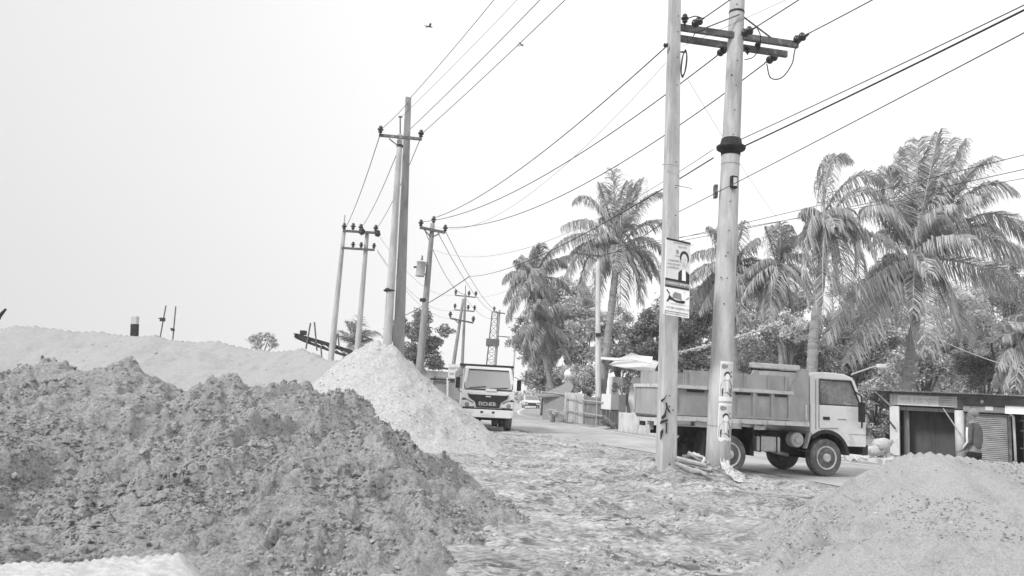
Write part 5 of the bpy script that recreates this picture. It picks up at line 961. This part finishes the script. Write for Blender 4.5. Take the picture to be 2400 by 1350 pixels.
skin('trousers', nd_, ed, PANT, PE)
MB().lathe((-.0, 0, 1.66), (.0, 0, 1), [(0, .075), (.03, .098), (.08, .104), (.13, .08), (.16, .03)], 16).build('hair', HAIR, PE, smooth=True)
for s in (-1, 1): MB().lathe((.105, s*.033, 1.675), (1, 0, 0), [(0, .012), (.008, .006)], 8).build('eye', INK, PE); MB().box((.06, s*.12, .03), (.28, .09, .07)).build('shoe', BLACKP, PE, bevel=.02)
MB().box((.107, 0, 1.605), (.01, .05, .008)).build('mouth', INKG, PE)
# ------------------------------------------------------------------ palms
def frond_geo(P0, P1, P2, ll, n, hang, wdt=.045, spread=1.0):
    P0, P1, P2 = [np.array(p, float) for p in (P0, P1, P2)]; V = []; F = []; Lf = np.linalg.norm(P1-P0)+np.linalg.norm(P2-P1)
    B = lambda t: P0*(1-t)**2+2*P1*t*(1-t)+P2*t*t; D = lambda t: nrm(2*(P1-P0)*(1-t)+2*(P2-P1)*t)
    R = MB(); R.tube([B(t) for t in np.linspace(0, 1, 9)], [.05*(1-t)+.008 for t in np.linspace(0, 1, 9)], 5); tw = RNG.uniform(-.5, .5)
    for k in range(n):
        t = .14+.86*(k+RNG.random()*.5)/n; p = B(t); d = D(t); s = np.cross(d, (0, 0, 1)); s = nrm(s) if np.linalg.norm(s) > .15 else nrm(np.cross(d, (RNG.normal(), RNG.normal(), .1)))
        u = nrm(np.cross(s, d)); l_ = ll*(math.sin(math.pi*min(1, .12+t*.80))**.7)*RNG.uniform(.8, 1.15)
        for sg_ in (-1, 1):
            if RNG.random() < .04: continue
            a = nrm(s*sg_*spread+d*(.45+.6*t)+u*(.25+tw*sg_*.4)+RNG.normal(0, .09, 3)); dn = np.array([0.32+RNG.normal(0, .12), 0, -1.0])
            q1 = p+a*l_*.42+dn*hang*l_*.06; q2 = q1+nrm(a*(1-hang*.55)+dn*hang*.8)*l_*.34; q3 = q2+nrm(a*(1-hang*.8)+dn*hang*1.3)*l_*.28
            w_ = nrm(np.cross(a, (RNG.normal()*.5, RNG.normal()*.5, 1)))*wdt*.5; b = len(V); V += [p-w_*.6, p+w_*.6, q1-w_, q1+w_, q2-w_*.8, q2+w_*.8, q3]; F += [(b, b+1, b+3, b+2), (b+2, b+3, b+5, b+4), (b+4, b+5, b+6, b+6)]
    return R, V, F
def add_fr(par, P0, P1, P2, ll, n, hang, m, wdt=.045, spread=1.0):
    n = int(n*2.0); wdt *= .82; ll *= 1.06; hang *= RNG.uniform(.75, 1.3)
    R, V, F = frond_geo(P0, P1, P2, ll, n, hang, wdt, spread); mb = MB(); mb.v = [tuple(p) for p in V]; mb.f = [tuple(dict.fromkeys(f)) for f in F]
    me = bpy.data.meshes.new('frond'); o_ = ORG[par.name]; me.from_pydata([tuple(np.array(p)-o_) for p in mb.v], [], mb.f); b = len(me.vertices)
    rb_ = bmesh.new(); rb_.from_mesh(me); vs = [rb_.verts.new(tuple(np.array(p)-o_)) for p in R.v]
    for f in R.f:
        fc = rb_.faces.new([vs[i_] for i_ in f]); fc.material_index = 1
    rb_.to_mesh(me); rb_.free(); me.materials.append(m); me.materials.append(RACH); o = link(bpy.data.objects.new('frond', me)); o.parent = par; ORG[o.name] = o_; return o
def palm(label, crown, d, trunk, tips, ll=.75, n=46, hang=1.0, m=None, rt=(.2, .14), extra=8, rad=2.0, wdt=.045, bulge=.33, coco=True, name='coconut_palm'):
    m = m or FROND; C = at(*crown, d); tp = [at(u, v, d+dd) for u, v, dd in trunk]; B = tp[0].copy(); k = nrm(tp[1]-tp[0]) if len(tp) > 1 else nrm(C-B)
    if B[2] > 0: k[2] = max(k[2], .4); B = B-k*(B[2]+.1)/k[2]
    th = thing(name, label, 'palm tree', (B[0], B[1], 0), group='coconut palms across the road'); pts = [B]+tp+[C-np.array([0, 0, .2]), C+np.array([0, 0, .3])]
    # smooth trunk with leaf scars
    Q = []; P = [2*pts[0]-pts[1]]+pts+[2*pts[-1]-pts[-2]]
    for i_ in range(1, len(P)-2):
        for t in np.linspace(0, 1, 9, endpoint=False): Q.append(.5*((2*P[i_])+(-P[i_-1]+P[i_+1])*t+(2*P[i_-1]-5*P[i_]+4*P[i_+1]-P[i_+2])*t*t+(-P[i_-1]+3*P[i_]-3*P[i_+1]+P[i_+2])*t**3))
    nq = len(Q); MB().tube(Q, [(rt[0]*(1-i_/nq)+rt[1]*i_/nq)*(1.08 if i_ % 2 else .96) for i_ in range(nq)], 12).build('trunk', TRUNK, th)
    for tip in tips:
        T = at(tip[0], tip[1], d+(tip[2] if len(tip) > 2 else RNG.uniform(-1.2, 1.2))); Lg = np.linalg.norm(T-C); ups = (T[2]-C[2])/Lg
        bl = bulge*(1.15-.9*max(0, ups))*Lg; M_ = C+(T-C)*(.42+.1*ups)+np.array([0, 0, bl]); 
        if len(tip) > 3: M_ = at(tip[3], tip[4], d)
        add_fr(th, C+RNG.normal(0, .08, 3), M_, T, ll*min(1.15, .55+Lg/7), int(n*min(1.2, .5+Lg/8)), hang*(1.15-.5*max(0, ups)), m, wdt)
    for k in range(extra):
        a = RNG.uniform(0, 6.28); e = RNG.uniform(-.7, .9); T = C+rad*np.array([math.cos(a)*.45*math.cos(e), math.sin(a)*math.cos(e)*1.1, math.sin(e)*.9-.15]); M_ = C+(T-C)*.45+np.array([0, 0, rad*.3]); add_fr(th, C, M_, T, ll*.8, int(n*.7), hang, m, wdt)
    if coco:
        for k in range(6):
            a = k*1.05; c = C+np.array([math.cos(a)*.26, math.sin(a)*.26, -.25-.1*(k % 2)]); MB().lathe(c-[0, 0, .12], (0, 0, 1), [(0, .03), (.05, .1), (.12, .12), (.19, .09), (.24, .02)], 10).build('coconut', LEAF, th, smooth=True)
    return th
palm('largest coconut palm with huge arching fronds above the shop roof', (2146, 612), 31, [(2125, 905, 0), (2135, 820, 0), (2152, 700, 0)],
     [(2200, 312, 0), (2152, 328, 1), (2262, 335, -1), (2318, 372, 0, 2250, 400), (2362, 440, -1, 2270, 400), (2410, 560, 0, 2330, 420), (2450, 640, -1, 2330, 500), (2420, 700, 1, 2300, 590), (2085, 400, 0, 2070, 400), (2020, 500, 0, 2060, 440), (1888, 560, 0, 1990, 490), (1935, 790, -1, 2040, 610), (1985, 850, -1.5, 2070, 640), (2168, 815, -2, 2165, 660), (2258, 800, -1, 2215, 620), (2225, 330, 1.5), (2120, 350, 1.5), (2300, 460, -1.5, 2240, 450), (2060, 470, 1.5), (2340, 560, 2, 2260, 480)],
     ll=1.35, n=62, hang=1.15, rt=(.20, .14), extra=12, rad=3.4, wdt=.055)
palm('tall thin wind bent palm with one upright curled frond, beside the truck cab', (1932, 512), 28.5, [(1903, 872, 0), (1908, 780, 0), (1925, 640, 0)],
     [(1990, 375, 0, 1930, 330), (2066, 425, 0, 1995, 370), (2072, 465, -.5, 2000, 410), (1893, 700, 0, 1880, 480), (1960, 710, -.8, 1950, 500), (2015, 690, -.5, 2010, 480), (1930, 740, -1, 1925, 560), (1905, 640, .5, 1900, 500), (2050, 610, -.5, 2000, 480), (1948, 362, .4, 1925, 400), (1980, 730, .5, 1975, 540)],
     ll=.95, n=46, hang=1.3, rt=(.22, .12), extra=8, rad=1.6, wdt=.05)
palm('symmetrical palm with wide crown just left of the square pole', (1448, 578), 48, [(1413, 905, 0), (1425, 790, 0), (1440, 660, 0)],
     [(1437, 398), (1503, 420), (1350, 468, 0, 1395, 440), (1545, 455, 0, 1500, 450), (1320, 530, 0, 1390, 490), (1298, 580, 0, 1360, 520), (1325, 645, 0, 1380, 540), (1572, 530, 0, 1510, 500), (1560, 700, 0, 1535, 560), (1500, 705, 0, 1495, 580), (1395, 700, 0, 1400, 570), (1555, 600, 0, 1520, 530), (1475, 425), (1455, 730), (1360, 690, 0, 1370, 560), (1405, 430, 1), (1530, 650, 1, 1500, 560), (1340, 590, 1)],
     ll=1.3, n=46, hang=1.1, m=FRONDF, rt=(.26, .18), extra=11, rad=3.6, wdt=.07)
palm('leftmost palm with ragged drooping crown near the road bend', (1250, 655), 56, [(1288, 940, 0), (1270, 760, 0)],
     [(1268, 572), (1222, 600), (1180, 655, 0, 1205, 620), (1182, 705, 0, 1205, 650), (1188, 745, 0, 1210, 680), (1235, 770), (1325, 622, 0, 1300, 590), (1335, 680, 0, 1310, 640), (1310, 740), (1295, 585), (1270, 770), (1210, 610), (1255, 580), (1340, 600, 1)],
     ll=1.3, n=44, hang=1.2, m=FRONDF, rt=(.28, .2), extra=13, rad=3.6, wdt=.08)
palm('low young palm hanging in front of the trees at the bend', (1262, 762), 52, [(1300, 940, 0)],
     [(1200, 800, 0, 1225, 750), (1225, 850), (1248, 860), (1298, 855), (1330, 790), (1335, 840), (1275, 705), (1230, 730), (1300, 715), (1345, 745), (1375, 700, 0, 1330, 690), (1280, 870)],
     ll=1.2, n=42, hang=1.2, m=FRONDF, rt=(.22, .16), extra=10, rad=2.9, wdt=.07, coco=False)
palm('palm half hidden behind the thick round pole', (1712, 632), 41, [(1722, 880, 0), (1716, 760, 0)],
     [(1660, 533, 0, 1690, 560), (1742, 520), (1775, 560), (1615, 605, 0, 1660, 560), (1590, 690, 0, 1640, 590), (1640, 730), (1805, 640, 0, 1760, 580), (1785, 710, 0, 1760, 620), (1618, 650), (1690, 530), (1740, 760), (1600, 740), (1680, 760), (1830, 690, 1)],
     ll=1.15, n=44, hang=1.1, m=FRONDF, rt=(.26, .18), extra=7, rad=3, wdt=.065)
palm('mid height palm with upright fan of fronds between the round pole and the thin palm', (1824, 622), 39, [(1838, 880, 0), (1830, 740, 0)],
     [(1832, 524), (1792, 535, 0, 1805, 570), (1885, 540, 0, 1850, 570), (1755, 640, 0, 1790, 590), (1738, 700, 0, 1780, 620), (1892, 610, 0, 1860, 580), (1900, 680, 0, 1870, 610), (1780, 740), (1862, 720), (1815, 530), (1850, 530), (1730, 660, 1), (1800, 760, -1)],
     ll=1.1, n=44, hang=1.1, m=FRONDF, rt=(.25, .18), extra=7, rad=2.8, wdt=.065)
palm('low drooping palm at the right edge above the shops', (2418, 800), 28.5, [(2425, 905, 0)],
     [(2352, 905, 0, 2380, 800), (2338, 860, 0, 2370, 790), (2378, 905, -.5), (2395, 740), (2350, 790, 0, 2380, 770), (2470, 850), (2365, 760), (2330, 900, .5, 2360, 810)],
     ll=.95, n=46, hang=1.2, rt=(.2, .15), extra=3, rad=1.8, wdt=.05, coco=False)
palm('small spiky palm behind the right leg of the pole frame', (833, 808), 66, [(834, 850, 0)],
     [(812, 755, 0), (842, 742, 0), (858, 775), (800, 788), (866, 795), (826, 760), (797, 775), (885, 780, 0, 862, 775)],
     ll=1.3, n=34, hang=.6, m=FRONDF, rt=(.2, .16), extra=7, rad=1.8, wdt=.09, bulge=.12, coco=False)
# ------------------------------------------------------------------ leafy trees and shrubs
def leaves(C, n, r, size, flat=.5, squash=.8):
    """leaf quads spread through a lumpy ball: denser towards its surface, with gaps"""
    d = RNG.normal(size=(n, 3)); d /= np.linalg.norm(d, axis=1)[:, None]; rr = r*RNG.random(n)**.42
    lob = 1+.35*np.sin(d[:, 0]*4+C[0]*3)*np.cos(d[:, 2]*5+C[1]); P = C+d*(rr*lob)[:, None]*[1, 1, squash]
    a = RNG.normal(size=(n, 3)); a[:, 2] = a[:, 2]*.5-.45; a /= np.linalg.norm(a, axis=1)[:, None]; b = np.cross(a, RNG.normal(size=(n, 3))); b /= np.linalg.norm(b, axis=1)[:, None]
    s = size*RNG.uniform(.6, 1.3, n)[:, None]; q = np.stack([P-a*s*.5, P+b*s*flat*.5+a*s*.05, P+a*s*.6, P-b*s*flat*.5+a*s*.05], 1); return q.reshape(-1, 3)
def tree(name, label, cat, base, d, clumps, m, size=.16, den=130, bark=None, trunk=.14, group=None, flat=.5, mass=None):
    B = at(*base, d); B[2] = 0; th = thing(name, label, cat, (B[0], B[1], 0), group=group); V = []; tr = MB(); cs = []
    for cl in clumps:
        u, v, r = cl[:3]; dd = cl[3] if len(cl) > 3 else RNG.uniform(-1, 1); C = at(u, v, d+dd); R = r*d/FPX; cs.append((C, R)); R = R*1.18
        ns = 4
        for k in range(ns):
            o_ = RNG.normal(0, .42, 3)*R*[1, 1, .8]; V.append(leaves(C+o_, int(den*R*R*19/ns*(.16/size)**1.4)+16, R*.62, size, flat))
    top = np.mean([c for c, _ in cs], 0); top = B*.35+top*.65; tr.tube([B-[0, 0, .2], B*.5+top*.5+[.1, 0, .0], top], [trunk, trunk*.8, trunk*.5], 8)
    for C, R in cs:
        md = (top+C)/2+np.array([0, 0, .15]); tr.tube([B*.3+top*.7, md, C], [trunk*.45, trunk*.3, trunk*.1], 6)
        for k in range(3): tr.tube([md, C+RNG.normal(0, .5, 3)*R], [trunk*.2, trunk*.06], 5)
    tr.build('trunk', bark or BARK, th, smooth=True); V = np.concatenate(V); n_ = len(V)//4; npmesh('crown', V, np.arange(n_*4).reshape(-1, 4), m, th); return th
G1_ = 'trees behind the shops and trucks'
tree('leafy_tree', 'dark dense tree behind the drum pole and the tallest pole', 'tree', (985, 880), 58, [(957, 770, 30), (990, 745, 25), (1002, 775, 28), (968, 815, 30), (1008, 820, 28), (1025, 800, 16), (985, 850, 28), (945, 745, 12), (925, 790, 14), (1020, 850, 18)], LEAFD, .22, 100)
tree('sparse_tree', 'small sparse tree top peeping over the sand ridge', 'tree', (618, 830), 70, [(605, 800, 20), (628, 795, 16), (645, 808, 12), (590, 795, 12)], LEAF, .28, 26)
tree('leafy_tree', 'vine hung bushy tree under the leftmost palm', 'tree', (1270, 960), 57, [(1222, 765, 20), (1215, 800, 22), (1250, 790, 32), (1245, 840, 34), (1265, 880, 34), (1290, 830, 36), (1320, 790, 36), (1310, 880, 32), (1345, 760, 30), (1280, 920, 30)], LEAF, .24, 85, group=G1_)
tree('leafy_tree', 'pale tangled tree between the bend palms and the pale pole', 'tree', (1365, 960), 52, [(1350, 720, 30), (1372, 770, 34), (1345, 820, 38), (1385, 830, 34), (1360, 880, 36), (1330, 850, 30), (1390, 880, 28), (1400, 740, 22), (1375, 680, 18)], LEAFL, .2, 75, group=G1_)
tree('leafy_tree', 'dark round tree left of the square pole above the white house', 'tree', (1520, 880), 56, [(1530, 740, 22), (1510, 765, 28), (1545, 770, 26), (1500, 800, 30), (1530, 815, 34), (1488, 840, 24), (1550, 850, 28), (1560, 810, 26)], LEAFD, .22, 110, group=G1_)
tree('leafy_tree', 'mid grey loose tree behind the symmetrical palm trunk', 'tree', (1450, 890), 60, [(1440, 790, 30), (1465, 770, 26), (1455, 830, 32), (1425, 840, 26), (1480, 800, 22), (1430, 760, 22)], LEAF, .22, 80, group=G1_)
tree('leafy_tree', 'broad tree filling the gap between the two big poles', 'tree', (1625, 900), 50, [(1600, 770, 34), (1630, 740, 30), (1610, 820, 38), (1650, 790, 38), (1590, 860, 34), (1640, 850, 40), (1665, 720, 26), (1610, 700, 20)], LEAFD, .2, 95, group=G1_)
tree('leafy_tree', 'dense tree right of the thick round pole behind the truck bed', 'tree', (1760, 900), 46, [(1730, 770, 38), (1755, 820, 42), (1800, 800, 40), (1790, 850, 42), (1740, 860, 38), (1845, 830, 40), (1840, 870, 36), (1770, 740, 26)], LEAF, .18, 95, group=G1_)
tree('flowering_creeper', 'bright pale flowering creeper cluster beside the thin palm trunk', 'creeper', (1855, 890), 35, [(1842, 745, 18), (1862, 765, 22), (1835, 775, 18), (1812, 770, 10), (1870, 790, 14)], LEAFW, .13, 85)
tree('leafy_tree', 'mid grey tree between the thin palm and the largest palm', 'tree', (2000, 920), 42, [(1950, 760, 40), (1985, 800, 42), (1960, 850, 42), (2020, 850, 44), (2050, 800, 44), (2000, 740, 34), (2075, 850, 40), (1930, 820, 34), (2090, 790, 30)], LEAF, .17, 90, group=G1_)
tree('leafy_tree', 'low dense tree behind the trunk of the largest palm', 'tree', (2160, 930), 40, [(2110, 870, 34), (2150, 850, 38), (2190, 870, 36), (2180, 810, 36), (2230, 860, 38), (2140, 800, 30), (2220, 800, 34)], LEAF, .16, 90, group=G1_)
tree('leafy_tree', 'finely leaved dark tree low above the shop shutter', 'tree', (2300, 930), 38, [(2260, 880, 34), (2290, 840, 36), (2320, 880, 36), (2350, 850, 36), (2380, 890, 34), (2260, 820, 30), (2410, 850, 34)], LEAFD, .13, 110, group=G1_)
tree('broadleaf_tree', 'large broadleaf tree with pale drooping leaves at right behind largest palm', 'tree', (2330, 930), 36, [(2290, 730, 34), (2320, 690, 34), (2360, 720, 38), (2330, 770, 40), (2390, 760, 38), (2390, 680, 38), (2280, 780, 30), (2370, 810, 36), (2300, 810, 26), (2420, 620, 30), (2360, 640, 26), (2430, 720, 38)], LEAFL, .24, 85, flat=.3)
tree('vine_hedge', 'thick leafy vine hedge between the truck cab and the first shop', 'hedge', (2052, 1040), 28, [(2030, 915, 18), (2058, 920, 20), (2040, 945, 22), (2075, 945, 18), (2045, 980, 24), (2072, 985, 20), (2050, 1015, 22), (2078, 1020, 16), (2028, 1000, 14), (2020, 960, 12)], LEAF, .11, 150)
tree('shrub', 'shrub growing over the tin fence beside the pale pole', 'shrub', (1385, 960), 46, [(1368, 895, 20), (1385, 880, 18), (1350, 900, 14), (1395, 905, 12), (1375, 915, 14)], LEAF, .14, 110, group='shrubs along the far verge')
tree('shrub', 'small shrub in front of the white house wall', 'shrub', (1475, 925), 46.5, [(1472, 895, 11), (1480, 880, 8), (1468, 910, 12), (1440, 905, 10)], LEAFD, .13, 90, group='shrubs along the far verge')
tree('shrub', 'weedy shrub at the foot of the thatched hut', 'shrub', (1290, 975), 45, [(1290, 970, 9), (1302, 968, 10), (1318, 972, 7)], LEAFL, .11, 110, group='shrubs along the far verge')
tree('shrub', 'low weeds beside the plank skirt of the white booth', 'shrub', (1432, 1000), 38.5, [(1412, 990, 7), (1428, 996, 7), (1445, 1000, 7), (1460, 1004, 6)], LEAFD, .1, 110, group='shrubs along the far verge')
for u0, d_, m_, lb_, cl in (
    (1680, 52, LEAF, 'tall soft tree mass behind the half hidden palm', [(1640, 700, 34), (1680, 680, 36), (1720, 700, 38), (1760, 690, 34), (1700, 750, 44), (1660, 760, 40)]),
    (1860, 50, LEAF, 'tall hazy tree between the fan palm and the thin palm', [(1800, 690, 34), (1850, 700, 38), (1885, 720, 38), (1830, 740, 42), (1880, 790, 44), (1790, 740, 36), (1900, 850, 44)]),
    (2050, 52, LEAF, 'tall hazy tree under the left arching fronds of the largest palm', [(1970, 690, 30), (2020, 700, 34), (2070, 720, 40), (2040, 760, 44), (1990, 770, 40), (2090, 760, 40), (2110, 700, 30)]),
    (2230, 48, LEAFL, 'tall pale tree right of the trunk of the largest palm', [(2190, 720, 36), (2230, 690, 36), (2260, 720, 38), (2220, 760, 42), (2270, 780, 42), (2200, 800, 38)]),
    (2380, 50, LEAF, 'tall tree at the right edge behind the largest palm', [(2330, 640, 34), (2380, 620, 36), (2420, 650, 38), (2360, 690, 42), (2410, 720, 44), (2450, 780, 46), (2340, 850, 44), (2400, 860, 46)]),
    (1450, 66, LEAF, 'loose soft tree far behind the symmetrical palm', [(1400, 800, 30), (1440, 850, 34), (1480, 850, 30), (1460, 740, 22), (1500, 870, 26)])):
    tree('leafy_tree', lb_, 'tree', (u0, 930), d_, cl, m_, .2, 75, group=G1_)
for u0, d_, m_, lb_, cl in (
    (1330, 60, LEAF, 'soft tall tree filling the gap between the leftmost and symmetrical palms', [(1300, 700, 26), (1330, 680, 28), (1360, 710, 30), (1320, 740, 32), (1290, 750, 26), (1380, 740, 26)]),
    (1540, 62, LEAFD, 'dark tree top close against the left edge of the square pole', [(1505, 745, 20), (1540, 720, 24), (1560, 760, 26), (1525, 780, 28), (1575, 730, 24)]),
    (1905, 44, LEAFD, 'dark tree low behind the roof of the truck cab', [(1870, 850, 34), (1905, 830, 36), (1940, 870, 34), (1900, 790, 32), (1975, 880, 30)])):
    tree('leafy_tree', lb_, 'tree', (u0, 930), d_, cl, m_, .19, 75, group=G1_)
# far wood closing the view behind everything
V = []
for k in range(300):
    u = RNG.uniform(1560, 2600); d = RNG.uniform(60, 78); c = at(u, 900, d); c[2] = RNG.uniform(.5, 7.2+1.6*math.sin(u*.013)); V.append(leaves(c, 420, 2.1, .34, .6))
for k in range(26):
    u = RNG.uniform(1215, 1330); d = RNG.uniform(112, 150); c = at(u, 900, d); c[2] = RNG.uniform(.4, 2.2); V.append(leaves(c, 200, 1.5, .45, .6))
for k in range(60):
    u = RNG.uniform(-300, 1080); d = RNG.uniform(120, 160); c = at(u, 900, d); c[2] = RNG.uniform(.4, 2.0); V.append(leaves(c, 120, 2.2, .6, .6))
V = np.concatenate(V); o = npmesh('far_wood', V, np.arange(len(V)).reshape(-1, 4), LEAF, None); o['kind'] = 'stuff'; tag(o, 'distant mass of mixed trees behind the palms', 'wood')
# leaning branch wrapped in pale vine, bamboo by the hedge
vb = thing('vine_branch', 'leaning branch wrapped in pale vine reaching from behind the square pole', 'branch', at(1590, 828, 36)); pts = [at(1560, 836, 36), at(1592, 826, 36), at(1650, 812, 35.6), at(1730, 790, 35.4), at(1800, 768, 35.2), at(1835, 755, 35)]
MB().tube(pts, .05, 6).build('branch', BAMB, vb); Vv = [leaves(pts[i_]*(1-t)+pts[i_+1]*t, 26, .14, .14, .5) for i_ in range(5) for t in np.linspace(0, 1, 5)]; Vv = np.concatenate(Vv); npmesh('vine', Vv, np.arange(len(Vv)).reshape(-1, 4), LEAFW, vb)
bp = thing('bamboo_prop', 'slanting bamboo prop with pale tied end above the vine hedge', 'bamboo', at(2000, 872, 27)); MB().tube([at(1995, 878, 27), at(2040, 862, 27), at(2085, 852, 27)], .03, 6).build('pole', BAMB, bp); MB().box(at(2066, 858, 26.9), (.34, .1, .14)).build('tied_bundle', PLAST, bp, bevel=.03); MB().tube([at(2058, 876, 27), at(2086, 856, 27)], .025, 6).build('prop', BAMB, bp)
pl = thing('plastic_bag', 'white plastic bag caught above the thatched hut roof', 'bag', at(1330, 878, 45)); mb = MB(); c = at(1330, 877, 45); mb.lathe(c-[0, 0, .25], (.3, 0, 1), [(0, .05), (.1, .22), (.25, .28), (.4, .2), (.5, .08), (.6, .12)], 10); o = mb.build('bag', TINW, pl, smooth=True)
for v_ in o.data.vertices: v_.co += Vector(RNG.normal(0, .04, 3).tolist())
hz = MB().box((20, 75, 15.5), (460, 260, 37)).build('haze', M_GRND, None); hz['kind'] = 'stuff'; hm = bpy.data.materials.new('haze_air'); hm.use_nodes = True; t = hm.node_tree; t.nodes.remove(t.nodes['Principled BSDF'])
vol = t.nodes.new('ShaderNodeVolumePrincipled'); vol.inputs['Color'].default_value = (.97, .97, .97, 1); vol.inputs['Density'].default_value = 0.0010; vol.inputs['Anisotropy'].default_value = 0.2; t.links.new(vol.outputs[0], t.nodes['Material Output'].inputs['Volume']); hz.data.materials[0] = hm
#@@PART5
